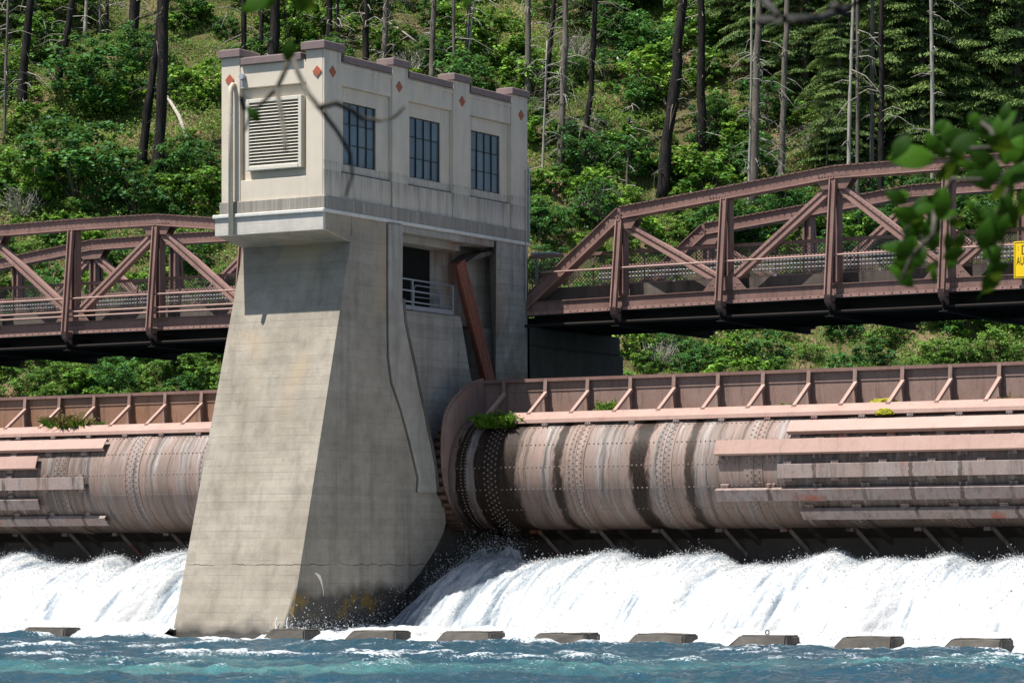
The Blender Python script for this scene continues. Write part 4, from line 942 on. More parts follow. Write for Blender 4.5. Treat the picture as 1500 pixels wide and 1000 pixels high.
# ---- shrubs: many leaves in layered clumps round a few stems; unit crown scaled by the copy
def shrub_mesh(name, rad, leaf, ncl, per, mat, flat=.8, stems=True):
    cs = []
    while len(cs) < ncl:
        p = rng.uniform(-1, 1, 3); r2 = (p**2).sum()
        if r2 < 1 and (r2 > .18) and p[2] > -.75: cs.append(p)
    cs = np.array(cs)*[1, 1, flat]; cs[:, 2] += .62*flat; cs += .12*np.sin(cs[:, [1, 2, 0]]*5+rng.uniform(0, 6, 3))
    Vs = []; T = []
    cen = np.repeat(cs, per, 0)*rad; cr = rng.uniform(.13, .30, ncl)*rad; crr = np.repeat(cr, per)
    off = rng.normal(size=(len(cen), 3)); off /= np.linalg.norm(off, axis=1, keepdims=True); off[:, 2] *= .55
    c = cen+off*crr[:, None]*rng.uniform(.45, 1.05, len(cen))[:, None]
    nr = off*.5+np.array([0, 0, 1.0])+rng.normal(0, .35, off.shape)
    V, Fc = leaf_quads(c, nr, rng.uniform(.65, 1.35, len(c))*leaf)
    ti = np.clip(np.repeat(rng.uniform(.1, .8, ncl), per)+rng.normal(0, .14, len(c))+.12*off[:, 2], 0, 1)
    if stems:
        sv = []; sf = []; b = 0
        mb = MB()
        for k in range(7):
            e = cs[rng.integers(ncl)]*rad; mb.tube([(0, 0, -.1*rad), tuple(e*.5+rng.normal(0, .06, 3)*rad), tuple(e)], [.035*rad**.5, .02*rad**.5, .008], 5)
        me = npmesh(name, V, Fc, [mat, M['bark_grey']], ti)
        # append stems as quads
        sv = np.array(mb.v); sf = np.array([f for f in mb.f if len(f) == 4]); b = len(V)
        V2 = np.concatenate([V, sv]); F2 = np.concatenate([Fc, sf+b]); t2 = np.concatenate([ti, np.full(len(sf), .2)])
        me = npmesh(name, V2, F2, [mat, M['bark_grey']], t2)
        me.polygons.foreach_set('material_index', np.concatenate([np.zeros(len(Fc), np.int32), np.ones(len(sf), np.int32)]))
        return me
    return npmesh(name, V, Fc, mat, ti)
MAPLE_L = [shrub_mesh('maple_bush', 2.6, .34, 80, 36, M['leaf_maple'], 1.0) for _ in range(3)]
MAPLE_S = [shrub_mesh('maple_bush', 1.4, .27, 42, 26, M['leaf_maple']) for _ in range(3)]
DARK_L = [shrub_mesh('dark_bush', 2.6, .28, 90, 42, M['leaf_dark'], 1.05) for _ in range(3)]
SHRUB = [shrub_mesh('shrub', 1.2, .13, 60, 46, M['leaf_shrub'], .75) for _ in range(3)]
SHRUB_D = [shrub_mesh('shrub', 1.2, .15, 56, 44, M['leaf_dark'], .8) for _ in range(2)]
RAD = {id(m): r_ for ms, r_ in ((MAPLE_L, 2.6), (MAPLE_S, 1.4), (DARK_L, 2.6), (SHRUB, 1.2), (SHRUB_D, 1.2)) for m in ms}
def bush(x, y, rpx, kind, name, label, group=None, sx=1., sz=1.):
    A, D, z = hit(x, y+rpx*.62); m = kind[random.randrange(len(kind))]; s_ = rpx*D/F/RAD[id(m)]
    o = bpy.data.objects.new(name, m); o.location = site(A, D, z-.05); o.scale = (s_*sx*random.uniform(.92, 1.1), s_*sx*random.uniform(.92, 1.1), s_*sz*random.uniform(.9, 1.1)); o.rotation_euler = (0, 0, random.uniform(0, 6.28))
    COL.objects.link(o); tag(o, label, 'bush', group); return o
big = [  # x, y, radius in photo pixels, crown, label
 (140, 120, 66, DARK_L, 'big dark maple bush between the two charred trunks on the upper slope'), (112, 245, 82, DARK_L, 'widest dark maple bush, low on the slope above the louvre-side bridge'),
 (285, 275, 44, MAPLE_L, 'bright maple bush beside the louvred wall of the house'), (60, 60, 42, MAPLE_L, 'bright green bush behind the leaning charred trunk near the top corner'),
 (200, 295, 46, DARK_L, 'dark bush at the feet of the twin charred trunks'), (292, 18, 28, MAPLE_S, 'small maple bush on the bare earth high above the house'),
 (268, 112, 30, MAPLE_S, 'bright bush between the twin charred trunks and the house parapet'), (50, 262, 46, MAPLE_L, 'pale leafy bush low on the slope near the photo edge'),
 (722, 58, 58, MAPLE_L, 'bright tall maple right above the middle of the parapet'), (560, 52, 34, MAPLE_S, 'dark green maple above the first window'), (655, 62, 30, MAPLE_S, 'small maple above the second window'),
 (965, 108, 56, MAPLE_L, 'large round maple beside the kinked charred trunk'), (868, 280, 38, MAPLE_L, 'bright maple bush in front of the dead trunks next to the house'), (1012, 245, 44, MAPLE_L, 'bright maple bush at the foot of the kinked charred trunk'),
 (795, 325, 42, DARK_L, 'dark bush touching the back corner of the house'), (925, 232, 40, DARK_L, 'dark bush in front of the burnt twin stumps'), (1010, 40, 46, MAPLE_L, 'dark maple at the top beside the kinked charred trunk'),
 (905, 45, 44, DARK_L, 'dark bush at the top above the white fallen log'), (1085, 190, 36, MAPLE_L, 'maple bush behind the pale straight trunk by the bridge'), (790, 110, 38, MAPLE_L, 'green bush behind the grey trunk at the house corner'),
 (1160, 160, 30, MAPLE_S, 'bright small bush under the edge of the conifers'), (1255, 350, 40, MAPLE_L, 'bright maple seen through the truss beside its tallest joint'), (1430, 320, 50, DARK_L, 'dark leafy bush seen through the truss near the yellow sign'),
 (1110, 330, 40, DARK_L, 'dark bush behind the truss below the two pale trunks'), (1340, 350, 46, DARK_L, 'deep green bush seen through the truss behind the hanging leaves'), (760, 185, 30, MAPLE_S, 'small bush peeping past the last corner pier of the parapet'),
 (940, 330, 40, MAPLE_S, 'maple seen through the first panel of the truss'), (640, 20, 30, DARK_L, 'dark bush at the very top above the second window'), (440, 30, 36, MAPLE_S, 'bush at the very top above the parapet corner')]
for x, y, r_, k, lab in big: bush(x, y, r_, k, 'maple_bush' if k is not DARK_L else 'dark_bush', lab)
def scatter(n, box, rr, kinds, name, label, group, mind=.62):
    pts = []; tries = 0
    while len(pts) < n and tries < n*60:
        tries += 1; x, y = random.uniform(box[0], box[1]), random.uniform(box[2], box[3]); r_ = random.uniform(*rr)
        if 345 < x < 760 and 150 < y < 620 or 330 < x < 490 and 100 < y: continue
        if any((x-a)**2+(y-b)**2 < ((r_+c)*mind)**2 for a, b, c in pts): continue
        pts.append((x, y, r_)); bush(x, y, r_, kinds[random.randrange(len(kinds))], name, label, group)
scatter(34, (-30, 345, 505, 600), (20, 34), [SHRUB, SHRUB, MAPLE_S, SHRUB_D], 'shrub', 'leafy shrub in the green strip between the louvre-side bridge and its gate', 'shrubs under the louvre-side bridge', .55)
scatter(46, (905, 1530, 462, 585), (20, 36), [SHRUB, SHRUB, MAPLE_S, SHRUB_D], 'shrub', 'leafy shrub in the green strip beneath the bridge with the yellow sign', 'shrubs under the bridge with the sign', .55)
scatter(36, (-30, 345, 330, 500), (20, 36), [SHRUB, MAPLE_S, SHRUB_D], 'shrub', 'green shrub seen through the trusses of the louvre-side bridge', 'shrubs behind the louvre-side bridge', .6)
scatter(50, (775, 1530, 255, 465), (18, 36), [SHRUB, MAPLE_S, SHRUB_D, MAPLE_S], 'shrub', 'green shrub seen through the trusses of the bridge with the sign', 'shrubs behind the bridge with the sign', .6)
scatter(46, (-30, 340, 0, 330), (13, 28), [SHRUB, SHRUB, MAPLE_S, SHRUB_D], 'shrub', 'small shrub among the charred trunks on the grassy slope beside the louvred wall', 'small shrubs beside the house', .7)
scatter(30, (345, 770, -20, 150), (13, 26), [SHRUB, SHRUB, MAPLE_S], 'shrub', 'small shrub on the slope above the parapet of the house', 'small shrubs above the parapet', .7)
scatter(44, (770, 1110, 0, 330), (12, 26), [SHRUB, SHRUB_D, MAPLE_S], 'shrub', 'small shrub among the dead trunks between the house and the conifers', 'small shrubs among the dead trunks', .7)

for bx, lab, grp, n in (((-30, 335, 0, 330), 'leafy maple bush among the charred trunks beside the louvred wall', 'maples beside the house', 16), ((765, 1090, 0, 340), 'leafy maple bush among the dead trunks between house and conifers', 'maples among the dead trunks', 18),
                        ((345, 770, -30, 120), 'leafy maple bush on the slope above the parapet', 'maples above the parapet', 10), ((1060, 1530, 150, 460), 'leafy maple bush under the conifers behind the bridge with the sign', 'maples under the conifers', 22), ((-30, 340, 330, 560), 'leafy maple bush behind the louvre-side bridge', 'maples behind the louvre-side bridge', 14)):
    scatter(n, bx, (24, 44), [MAPLE_S, MAPLE_L, DARK_L, DARK_L], 'maple_bush', lab, grp, .75)

# ---- standing dead trunks
def snag(pts, wpx, mat, label, branches=0, cat='tree', grp=None, extra=14, blen=1.2, lean=None, name='dead_tree'):
    """pts: photo pixels from the foot upwards"""
    A, D, z = hit(*pts[0]); foot = np.array(site(A, D, z))
    tr = thing(name, foot, label, cat, grp)
    line = [foot+np.array([0, 0, -.6])]+[onD(x, y, D) for x, y in pts]
    top = line[-1]; dirn = line[-1]-line[-2]; dirn /= np.linalg.norm(dirn)
    if extra: line.append(top+dirn*extra)
    w = wpx*D/F/2; L = np.cumsum([0]+[np.linalg.norm(b-a) for a, b in zip(line[:-1], line[1:])]); out = []; rad = []
    for u in np.linspace(0, L[-1], max(8, int(L[-1]/1.1))):
        k = min(np.searchsorted(L, u, 'right')-1, len(line)-2); p = line[k]+(line[k+1]-line[k])*((u-L[k])/(L[k+1]-L[k]))
        out.append(p+rng.normal(0, .05, 3)*min(1, w*3)); rad.append(w*(1.12-.55*u/L[-1]+.45*math.exp(-u/.9))*rng.uniform(.88, 1.10))
    b = MB(); b.tube(out, rad, 10); b.build('trunk', mat, tr, smooth=True)
    if branches:
        b = MB(); hh = L[-1]-extra+2
        for _ in range(int(branches*2.4)+6):
            u = random.uniform(.12, 1)*hh; k = min(np.searchsorted(L, u, 'right')-1, len(line)-2); p = line[k]+(line[k+1]-line[k])*((u-L[k])/(L[k+1]-L[k]))
            a = random.uniform(0, 6.28); l = random.choice([.3, .5, .8, 1.2, 1.9])*random.uniform(.7, 1)*blen; d = np.array([math.cos(a), math.sin(a), random.uniform(-.5, .25)])
            q1 = p+d*l*.5; q2 = p+d*l+np.array([0, 0, -.25*l]); b.tube([p, q1, q2], [.03+.012*w, .02, .006], 5)
            for _ in range(2):
                s0 = p+(q2-p)*random.uniform(.4, .9); b.tube([s0, s0+rng.normal(0, .25, 3)*l], [.012, .005], 4)
        b.build('crown', M['bark_pale'] if mat is not M['bark_burnt'] or random.random() < .5 else M['bark_grey'], tr)
    return tr
B_, G_, W_ = M['bark_burnt'], M['bark_grey'], M['bark_pale']
snags = [
 ([(31, 165), (45, 0)], 12, B_, 'leaning charred trunk nearest the upper photo corner away from the conifers', 4),
 ([(84, 128), (97, 60), (106, 0)], 10, B_, 'charred trunk leaning over the big dark maple bush', 5),
 ([(206, 245), (222, 130), (236, 0)], 12, B_, 'slimmer leaning trunk of the charred pair beside the house', 3),
 ([(231, 255), (237, 120), (241, 0)], 16, B_, 'stout upright trunk of the charred pair beside the house', 6),
 ([(194, 72), (198, 0)], 14, B_, 'thick charred trunk standing high behind the charred pair', 3),
 ([(147, 52), (147, 0)], 4, G_, 'thin grey trunk at the top between charred trunks', 2), ([(157, 50), (157, 0)], 4.5, B_, 'thin black trunk at the top next to a thin grey one', 2),
 ([(124, 58), (127, 0)], 5, W_, 'pale bare trunk above the big dark maple bush', 2), ([(6, 214), (10, 60), (12, 0)], 4.5, G_, 'slender grey snag at the photo edge below the leaning charred trunk', 8),
 ([(357, 100), (357, 0)], 8, B_, 'charred trunk over the parapet corner above the downpipe', 2), ([(382, 100), (383, 0)], 6, B_, 'slim dark trunk above the louvre', 2), ([(399, 100), (402, 0)], 15, B_, 'thickest charred trunk rising above the louvre', 2),
 ([(418, 75), (436, 0)], 3, B_, 'thin stem leaning towards the tall parapet corner', 1), ([(482, 80), (483, 0)], 9, B_, 'charred trunk directly behind the tall parapet corner', 4), ([(494, 80), (494, 0)], 4, B_, 'thin dark stem just past the tall parapet corner', 8),
 ([(535, 100), (538, 0)], 9, B_, 'dark branchy trunk above the first window', 8), ([(562, 100), (566, 0)], 9, G_, 'grey trunk with drooping dead branches above the first window', 12), ([(633, 125), (635, 0)], 8, G_, 'grey trunk above the second window', 8),
 ([(663, 125), (665, 0)], 4.5, G_, 'thin grey trunk left of the leaning stem above the parapet', 3), ([(679, 118), (688, 0)], 6, G_, 'leaning grey trunk behind the bright tall maple', 3), ([(681, 118), (695, 0)], 3, W_, 'pale leaning pole crossing the leaning grey trunk', 2),
 ([(772, 150), (774, 0)], 10, G_, 'tall grey trunk rising at the back corner of the house', 6), ([(797, 182), (803, 90), (811, 15), (812, 0)], 8, B_, 'dark trunk next to the back corner of the house', 8),
 ([(820, 248), (825, 130), (829, 0)], 10, G_, 'shaggy grey trunk wrapped in dead twigs', 34), ([(852, 250), (866, 130), (870, 50), (872, 0)], 9, B_, 'charred leaning trunk above the bright maple bush', 18),
 ([(794, 262), (799, 130), (801, 60)], 3.5, W_, 'thin pale pole in front of the shaggy grey trunk', 3), ([(923, 226), (922, 175)], 10, B_, 'short burnt stump beside its twin', 0), ([(928, 222), (930, 180)], 5, B_, 'slim burnt stump beside its twin', 0),
 ([(971, 290), (979, 205), (986, 150), (992, 90), (1000, 0)], 17, B_, 'tall kinked charred trunk, the biggest beyond the house', 8), ([(1027, 220), (1028, 100), (1028, 0)], 12, B_, 'straight black trunk beside the tall kinked one', 6),
 ([(1104, 300), (1106, 180), (1108, 115)], 12, G_, 'pale grey trunk with dead branches below a conifer crown', 18), ([(1095, 318), (1099, 200), (1100, 110)], 4, W_, 'thin pale pole beside the grey trunk below a conifer crown', 6),
 ([(1144, 300), (1147, 180), (1149, 120)], 9, G_, 'grey trunk under the conifers standing apart', 6), ([(1210, 260), (1214, 155)], 3, W_, 'thinnest pale pole under the conifers', 1), ([(1241, 320), (1244, 170), (1248, 60)], 6, W_, 'straight whitish trunk rising above the tallest truss joint', 3),
 ([(1256, 320), (1256, 90)], 6, G_, 'brown trunk right beside the straight whitish one', 3), ([(1277, 300), (1278, 100)], 7, G_, 'brown trunk further under the conifers', 3), ([(1291, 320), (1291, 95)], 9, B_, 'dark trunk under the thickest conifers', 4),
 ([(1366, 300), (1366, 100), (1364, 0)], 6, W_, 'tall pale pole against the dark conifers above the hanging leaves', 8), ([(866, 240), (868, 205)], 5, G_, 'small grey stub in front of the charred leaning trunk', 3), ([(917, 280), (922, 205)], 4, G_, 'thin grey snag in front of the stumps', 6)]
for s_ in snags: snag(s_[0], s_[1], s_[2], s_[3], s_[4], extra=0 if s_[0][-1][1] > 40 and 'stump' in s_[3] or 'stub' in s_[3] or 'pole in front' in s_[3] or 'thinnest' in s_[3] or 'snag in front' in s_[3] else 12)
def log(x0, y0, x1, y1, wpx, m, label):
    a, b_ = hit(x0, y0), hit(x1, y1); pa, pb = np.array(site(*a)), np.array(site(*b_)); pa[2] += .45; pb[2] += .45
    w = wpx*a[1]/F/2; mid = (pa+pb)/2+np.array([0, 0, .12]); b = MB(); b.tube([pa, mid+rng.normal(0, .06, 3), pb], [w*.7, w, w*1.05], 8)
    for _ in range(4):
        p = pa+(pb-pa)*random.uniform(.1, .9); b.tube([p, p+rng.normal(0, .35, 3)], [.03, .008], 5)
    tag(b.build('fallen_log', m, smooth=True, at=pb), label, 'log')
log(904, 98, 944, 165, 4.5, W_, 'white fallen log on the slope above the burnt stumps'); log(245, 155, 276, 222, 6, W_, 'pale fallen log beside the charred pair of trunks')
log(922, 266, 966, 247, 3, W_, 'thin pale log lying at the foot of the kinked trunk'); log(964, 135, 975, 166, 3.5, W_, 'short pale log next to the large round maple'); log(70, 118, 88, 142, 4, G_, 'grey log heap at the foot of the second charred trunk')
log(560, 40, 610, 75, 3, W_, 'pale dead branch lying above the second window')
# ---- dry brush: tangles of dead twigs
def brush(x, y, rpx, label):
    A, D, z = hit(x, y+rpx*.6); c = np.array(site(A, D, z)); r_ = rpx*D/F; b = MB()
    for _ in range(60):
        a = random.uniform(0, 6.28); u = random.uniform(.2, 1); p0 = c+np.array([math.cos(a), math.sin(a), 0])*r_*.4*random.random(); d = np.array([math.cos(a)*u, math.sin(a)*u, random.uniform(.4, 1.5)])*r_
        m_ = p0+d*.55+rng.normal(0, .12, 3)*r_; b.tube([p0, m_, p0+d], [.022, .014, .005], 4)
        for _ in range(2): s0 = m_+(p0+d-m_)*random.random(); b.tube([s0, s0+rng.normal(0, .3, 3)*r_], [.01, .004], 3)
    tag(b.build('dry_brush', M['bark_pale'], at=c), label, 'dead shrub')
brush(878, 300, 34, 'grey leafless brush in front of the bright maple by the house'); brush(30, 300, 30, 'grey leafless brush near the photo edge above the bridge'); brush(965, 520, 26, 'grey twiggy brush under the bridge beside the pier'); brush(600, 95, 24, 'grey leafless brush above the second window'); brush(845, 70, 30, 'grey tangle of dead twigs around the shaggy trunks'); brush(1190, 210, 24, 'grey dead brush under the conifers')

# ---- conifers: trunk and drooping, layered sprays
def conifer_mesh(seed, H, Rb, start=.04):
    rg = np.random.default_rng(seed); C_ = []; N_ = []; S_ = []; T_ = []; mb = MB()
    z = start*H
    while z < H*.98:
        f = z/H; L0 = Rb*(1-f)**.75*rg.uniform(.75, 1.15); nb = rg.integers(3, 6); a0 = rg.uniform(0, 6.28)
        for k in range(nb):
            a = a0+6.28*k/nb+rg.normal(0, .25); L = L0*rg.uniform(.65, 1.15); dx, dy = math.cos(a), math.sin(a); zz = z+rg.normal(0, .15)
            m = max(5, int(L/.16)); tt = np.linspace(.12, 1, m); hgt = zz+.10*L*tt-.42*L*tt**2*rg.uniform(.6, 1.2)
            shade = rg.uniform(.15, .75)
            mb.tube([(0, 0, zz), (dx*L*.5, dy*L*.5, zz-.05*L), (dx*L, dy*L, hgt[-1])], [.035, .02, .006], 4)
            for t_, h_ in zip(tt, hgt):
                w = .42*L*(1-t_)**.6+.10
                for sd in (-1, 1):
                    q = rg.integers(8, 12); u = rg.uniform(.05, 1, q); s_ = sd*u*w
                    C_.append(np.stack([dx*(L*t_+.35*u*w)-dy*s_, dy*(L*t_+.35*u*w)+dx*s_, h_-.35*u*w+rg.normal(0, .05, q)], 1))
                    dirn = np.array([dx*.55-dy*sd*.8, dy*.55+dx*sd*.8, -.42])
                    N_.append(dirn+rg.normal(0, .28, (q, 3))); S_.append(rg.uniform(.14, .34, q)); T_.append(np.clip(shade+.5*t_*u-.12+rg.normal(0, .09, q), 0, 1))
        z += rg.uniform(.30, .55)
    C_ = np.concatenate(C_); t = np.concatenate(N_); t /= np.linalg.norm(t, axis=1, keepdims=True); L_ = np.concatenate(S_)[:, None]; n = len(C_)
    sd_ = np.cross(t, rg.normal(0, .35, (n, 3))+[0, 0, 1]); sd_ /= np.linalg.norm(sd_, axis=1, keepdims=True)
    V = np.stack([C_-t*L_*.5, C_+sd_*L_*.14, C_+t*L_*.5-[0, 0, .04], C_-sd_*L_*.14], 1).reshape(-1, 3); Fc = np.arange(4*n).reshape(n, 4)
    crown = npmesh('crown', V, Fc, M['needle'], np.concatenate(T_))
    mb.tube([(0, 0, -1), (0, 0, H*.5), (0, 0, H)], [.30, .18, .03], 8)
    tm = bpy.data.meshes.new('trunk'); tm.from_pydata(mb.v, [], mb.f); tm.materials.append(M['bark_grey'])
    return crown, tm
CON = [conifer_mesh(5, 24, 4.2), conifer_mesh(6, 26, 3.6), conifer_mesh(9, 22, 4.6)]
def conifer(x, y, k, s_, label, lift=0, grp=None):
    A, D, z = hit(x, y); t = thing('conifer_tree', site(A, D, z+lift), label, 'tree', grp); t.rotation_euler = (0, 0, random.uniform(0, 6.28)); t.scale = (s_, s_, s_)
    for nm, me in zip(('crown', 'trunk'), CON[k]): o = bpy.data.objects.new(nm, me); COL.objects.link(o); o.parent = t
con = [(1112, 118, 1, .75, 'olive conifer crown above the pale grey trunk with dead branches'), (1180, 150, 0, .75, 'first dark conifer past the olive one'), (1222, 80, 1, .9, 'conifer high on the slope behind the straight whitish trunk'),
 (1262, 105, 2, .8, 'bushy conifer above the brown trunks'), (1305, 225, 0, .82, 'full conifer standing just behind the tallest truss joint'), (1350, 240, 1, .9, 'slim conifer behind the tall pale pole'),
 (1395, 220, 2, .85, 'broad conifer above the hanging leaves'), (1440, 235, 0, .9, 'dense conifer above the yellow sign'), (1490, 250, 1, 1., 'dark conifer at the photo edge above the yellow sign'), (1330, 110, 0, .9, 'conifer higher up behind the tall pale pole'),
 (1420, 110, 1, 1., 'conifer higher up above the broad one'), (1480, 120, 2, 1., 'shaded conifer in the top corner above the yellow sign'), (880, 40, 2, .7, 'dark conifer at the top above the charred leaning trunk'), (935, 12, 0, .7, 'dark conifer at the top above the large round maple'),
 (1060, 60, 0, .65, 'conifer at the top beside the straight black trunk'), (15, 60, 1, .6, 'conifer in the top corner behind the leaning charred trunk'), (1230, 250, 2, .6, 'low dark conifer under the pale poles')]
for x, y, k, s_, l in con: conifer(x, y, k, s_, l)

# ---- plants growing on the gates
def tuft(name, c, r_, h, n, mat, label, cat, lean=(0, -.3), wid=.007):
    a = rng.uniform(0, 6.28, n); q = np.sqrt(rng.uniform(0, 1, n)); x0 = np.cos(a)*q*r_[0]; y0 = np.sin(a)*q*r_[1]; hh = h*rng.uniform(.45, 1.1, n)*(1-.35*q)
    z0 = np.zeros(n); lx_ = rng.normal(lean[0], .45, n)*hh; ly = rng.normal(lean[1], .45, n)*hh; w = wid; an = rng.uniform(0, 3.14, n); wx, wy = np.cos(an)*w, np.sin(an)*w
    V = np.stack([np.stack([x0-wx, y0-wy, z0], 1), np.stack([x0+wx, y0+wy, z0], 1), np.stack([x0+lx_*.5+wx, y0+ly*.5+wy, z0+hh*.75], 1), np.stack([x0+lx_*1.1, y0+ly*1.1, z0+hh*.8-.12*np.abs(ly)], 1)], 1).reshape(-1, 3)
    # leaflets along the blades
    m = n*6; k = rng.integers(0, n, m); u = rng.uniform(.15, 1.05, m); cc = np.stack([x0[k]+lx_[k]*u, y0[k]+ly[k]*u, z0[k]+hh[k]*u*.9-.35*np.clip(-ly[k]*u-.1, 0, 1)], 1)+rng.normal(0, .035, (m, 3)); V2, F2 = leaf_quads(cc, rng.normal(size=(m, 3))+[0, -.4, .8], rng.uniform(.05, .13, m), .4)
    Vt = np.concatenate([V, V2]); Ft = np.concatenate([np.arange(4*n).reshape(n, 4), F2+4*n]); ti = np.clip(np.concatenate([rng.uniform(.1, .8, n), rng.uniform(.2, 1, m)]), 0, 1)
    o = bpy.data.objects.new(name, npmesh(name, Vt, Ft, mat, ti)); o.location = c; COL.objects.link(o); tag(o, label, cat); return o
def moundv(name, c, r_, label):
    b = MB(); vs = []; nn = 14
    bm = bmesh.new(); bmesh.ops.create_icosphere(bm, subdivisions=4, radius=1)
    for v in bm.verts:
        n_ = .22*math.sin(v.co.x*6+1)*math.sin(v.co.y*7)+random.uniform(-.09, .09); v.co = Vector((v.co.x*r_[0], v.co.y*r_[1], max(v.co.z, -.3)*r_[2]))*(1+n_)
    me = bpy.data.meshes.new(name); bm.to_mesh(me); bm.free(); me.materials.append(M['moss']); o = bpy.data.objects.new(name, me); o.location = c; COL.objects.link(o); tag(o, label, 'moss')
gq = onY(727, 632, 6.75)
tuft('fern_clump', (gq[0], 6.85, 6.15), (.66, .40), .62, 620, M['weed'], 'thick bright green grass clump hanging over the wet end of the gate', 'plant', (0, -.30))
gq = onY(884, 604, 7.5); tuft('fern', (gq[0]+.1, 7.5, 6.5), (.30, .15), .55, 60, M['weed'], 'bright fern between two ribs near the wet end of the gate', 'plant', (.1, 0))
gq = onY(1147, 598, 7.6); tuft('small_weed', (gq[0], 7.6, 6.45), (.30, .1), .34, 50, M['weed'], 'small green weed between ribs beyond the fern', 'plant', (0, 0))
gq = onY(1480, 585, 7.4); tuft('flowering_weed', (gq[0], 7.4, 6.45), (.55, .15), .35, 60, M['dry'], 'straggly yellow flowered weed on the gate below the yellow sign', 'plant', (0, -.2))
gq = onY(103, 632, 7.4); tuft('dry_weed', (gq[0], 7.4, 6.35), (.75, .25), 1.0, 150, M['dry'], 'tall dry brown weed among the ribs of the pink gate beyond the pier', 'plant', (0, -.1))
tuft('green_weed', (gq[0]+.1, 7.35, 6.35), (.8, .25), .75, 130, M['weed'], 'green weed growing among dry stalks on the pink gate', 'plant', (0, -.1))
gq = onY(1297, 592, 7.55); moundv('moss_cushion', (gq[0], 7.45, 6.60), (.45, .16, .14), 'long yellow moss cushion behind the flange beam'); gq = onY(1301, 607, 6.85); moundv('moss_cushion', (gq[0], 6.62, 6.28), (.26, .12, .13), 'round yellow moss cushion on the drum just under the flange beam')

# ------------------------------------------------------------------ branches close to the camera
def leaf_mesh():
    b = MB(); n = 7; L, w = 1., .52; vs = []
    for i in range(n+1):
        u = i/n; ww = w*math.sin(math.pi*min(1, u*.97+.03))**.8*(1-.25*u)*.62; zc = .10*math.sin(math.pi*u)-.06*u
        vs += [(u*L, -ww, zc-.05), (u*L, 0, zc), (u*L, ww, zc-.05)]
    b.add(vs, [(3*i+k, 3*i+3+k, 3*i+4+k, 3*i+1+k) for i in range(n) for k in (0, 1)]); b.tube([(-.3, 0, -.03), (0, 0, 0), (.5, 0, .07)], [.018, .018, .008], 5)
    return b
lb = leaf_mesh()
def branch(label, twigs, leaves, D, wtw, name='leafy_branch', mat=None):
    """twigs: pixel polylines; leaves: (x, y, length px, angle, tilt, tone)"""
    p0 = onD(*twigs[0][0], D); t = thing(name, p0, label, 'branch'); b = MB(); sc = D/F
    for tw in twigs:
        pts = [onD(x, y, D+.25*math.sin(x*.031+y*.017)) for x, y in tw]; k = len(pts); b.tube(pts, [wtw*sc*(1-.6*i/k)/2 for i in range(k)], 6)
    b.build('twig', mat or M['fg_twig'], t, smooth=True)
    for x, y, l, ang, tilt, tone in leaves:
        c = Vector(onD(x, y, D+random.uniform(-.35, .35))); me = bpy.data.meshes.new('leaf'); S = l*sc
        rx = Vector((rv[0], rv[1], 0)); up = Vector((0, 0, 1)); tow = -Vector((dv[0], dv[1], 0))
        e1 = (rx*math.cos(ang)+up*math.sin(ang)).normalized(); e2 = up*math.cos(ang)-rx*math.sin(ang); e2 = (e2*math.cos(tilt)+tow*math.sin(tilt)).normalized(); e3 = e1.cross(e2)
        me.from_pydata([tuple(e1*((v[0]-.5)*S)+e2*(v[1]*S)+e3*(v[2]*S)) for v in lb.v], [], lb.f); me.materials.append(M['fg_leaf'])
        a_ = me.attributes.new('tint', 'FLOAT', 'FACE'); a_.data.foreach_set('value', np.full(len(me.polygons), tone, np.float32)); me.polygons.foreach_set('use_smooth', [True]*len(me.polygons))
        o = bpy.data.objects.new('leaf', me); o.location = c; link(o, t)
def cr7(x, y): return 1300+x/3.45, 140+y/3.45
LV = [(120, 312, 190, 3.1), (228, 240, 100, 2.2), (305, 190, 105, 1.5), (395, 235, 140, .4), (435, 120, 60, 1.2), (520, 160, 130, 2.4), (590, 130, 130, .8), (610, 210, 150, 1.9), (560, 240, 120, 2.8), (665, 190, 130, .5), (480, 320, 130, 2.7), (640, 270, 130, 1.0), (460, 410, 140, 2.2), (530, 390, 110, 1.2), (600, 470, 120, 1.7), (665, 390, 130, .8), (320, 380, 110, .6), (345, 300, 90, 2.6),
      (40, 510, 100, 2.8), (100, 600, 120, 3.0), (115, 675, 150, 2.0), (165, 565, 120, 1.0), (245, 550, 150, 1.3), (235, 640, 90, 1.9), (300, 600, 90, .3), (130, 790, 130, 1.3), (90, 840, 120, 2.9), (80, 920, 110, 2.6), (175, 810, 90, 1.2), (18, 770, 90, 3.0), (230, 720, 100, 1.8), (365, 735, 95, 1.0), (340, 800, 90, .2), (530, 650, 150, 1.9), (510, 720, 140, 1.5), (545, 600, 120, 1.2), (600, 560, 120, 1.4), (640, 600, 110, .9), (600, 640, 100, .2), (530, 925, 130, 1.0), (570, 870, 80, .5), (480, 640, 80, 2.6), (540, 790, 110, 1.6), (420, 560, 60, 2.0), (690, 300, 120, .7), (700, 520, 120, 1.2), (235, 900, 60, 1.5)]
LV += [(x+random.uniform(-60, 60), y+random.uniform(-55, 55), l*random.uniform(.6, .95), a+random.uniform(-.8, .8)) for x, y, l, a in LV]
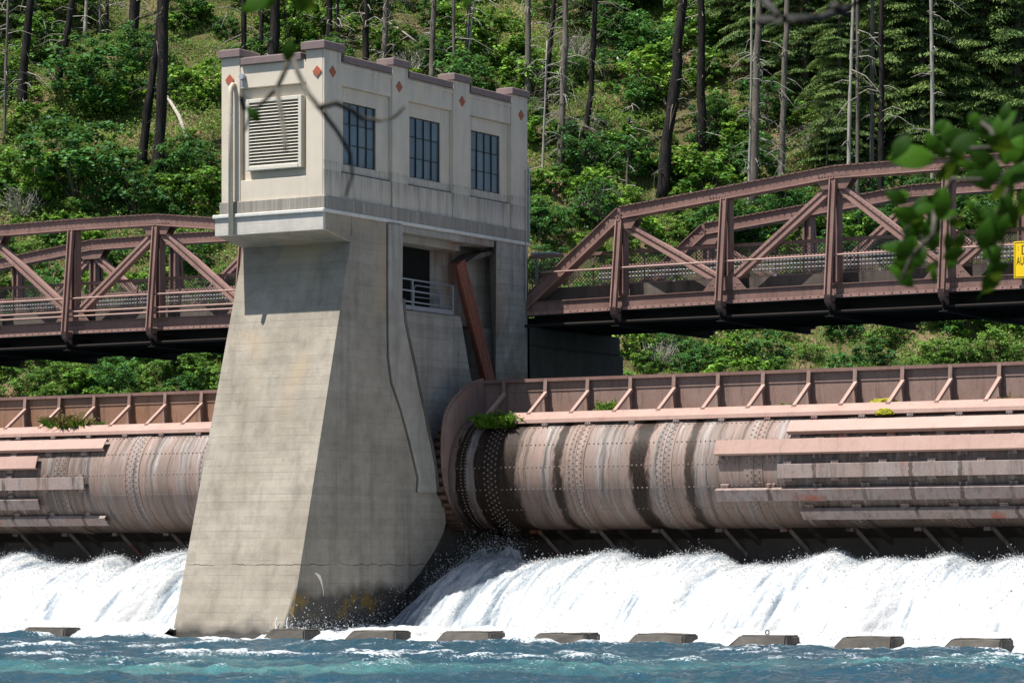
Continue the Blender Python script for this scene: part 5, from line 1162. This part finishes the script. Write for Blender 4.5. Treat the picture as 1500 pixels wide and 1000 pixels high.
lvs = [(*cr7(x, y), l/3.45*1.28, a+random.uniform(-.2, .2), random.uniform(-.7, .7), random.choice([.05, .15, .3, .45, .6, .9])) for x, y, l, a in LV]
tw = [[cr7(*q) for q in L_] for L_ in ([(900, 120), (690, 210), (560, 260), (400, 270), (250, 290), (60, 315)], [(900, 300), (660, 360), (520, 430), (330, 420), (240, 560), (110, 640), (60, 780)], [(560, 260), (520, 170), (435, 110)], [(660, 360), (600, 500), (540, 620), (520, 760)], [(240, 560), (235, 700), (130, 800), (70, 930)], [(900, 560), (700, 560), (600, 600), (560, 850), (520, 950)])]
branch('blurred leafy branch hanging close to the camera in front of the bridge with the sign', tw, lvs, 6.0, 9)
def cr6(x, y): return 340+x/3.127, y/3.127
tw = [[cr6(*q) for q in L_] for L_ in ([(225, -220), (232, 0), (250, 120), (265, 240)], [(265, 240), (240, 330), (205, 405), (150, 460), (80, 530), (60, 600)], [(275, 250), (300, 330), (350, 430), (420, 520), (480, 600), (540, 700), (550, 800), (520, 900)], [(205, 405), (225, 520), (240, 620), (245, 690)], [(400, 492), (470, 472), (540, 500), (600, 545), (680, 552), (745, 535), (790, 490)], [(40, 440), (55, 500)])]
branch('blurred bare twig dangling in front of the louvre and the first window', tw, [(*cr6(95, 520), 30, 2.2, .3, .3), (*cr6(262, 230), 34, 1.3, .2, .2), (*cr6(410, 490), 18, .2, .3, 1.)], 5.6, 9., 'bare_twig')
branch('pair of blurred green leaves at the top edge above the louvre', [[(398, -60), (385, -20), (372, 4)], [(398, -60), (425, -30), (440, 4)], [(398, -60), (560, -60), (690, -40), (684, 0)]],
       [(374, 6, 46, 3.6, .3, .75), (396, -2, 30, 1.2, .2, .75), (444, 4, 48, -.45, .3, .7), (684, 2, 22, -2.0, .3, .9)], 5.8, 5)
branch('blurred lichen covered branch across the top edge before the conifers', [[(1113, 31), (1150, 28), (1200, 27), (1235, 14), (1275, -4), (1330, -40)], [(1105, -40), (1122, 4), (1140, 22)], [(1222, 10), (1240, 22)]], [], 5.2, 15, 'mossy_branch', M['fg_branch'])
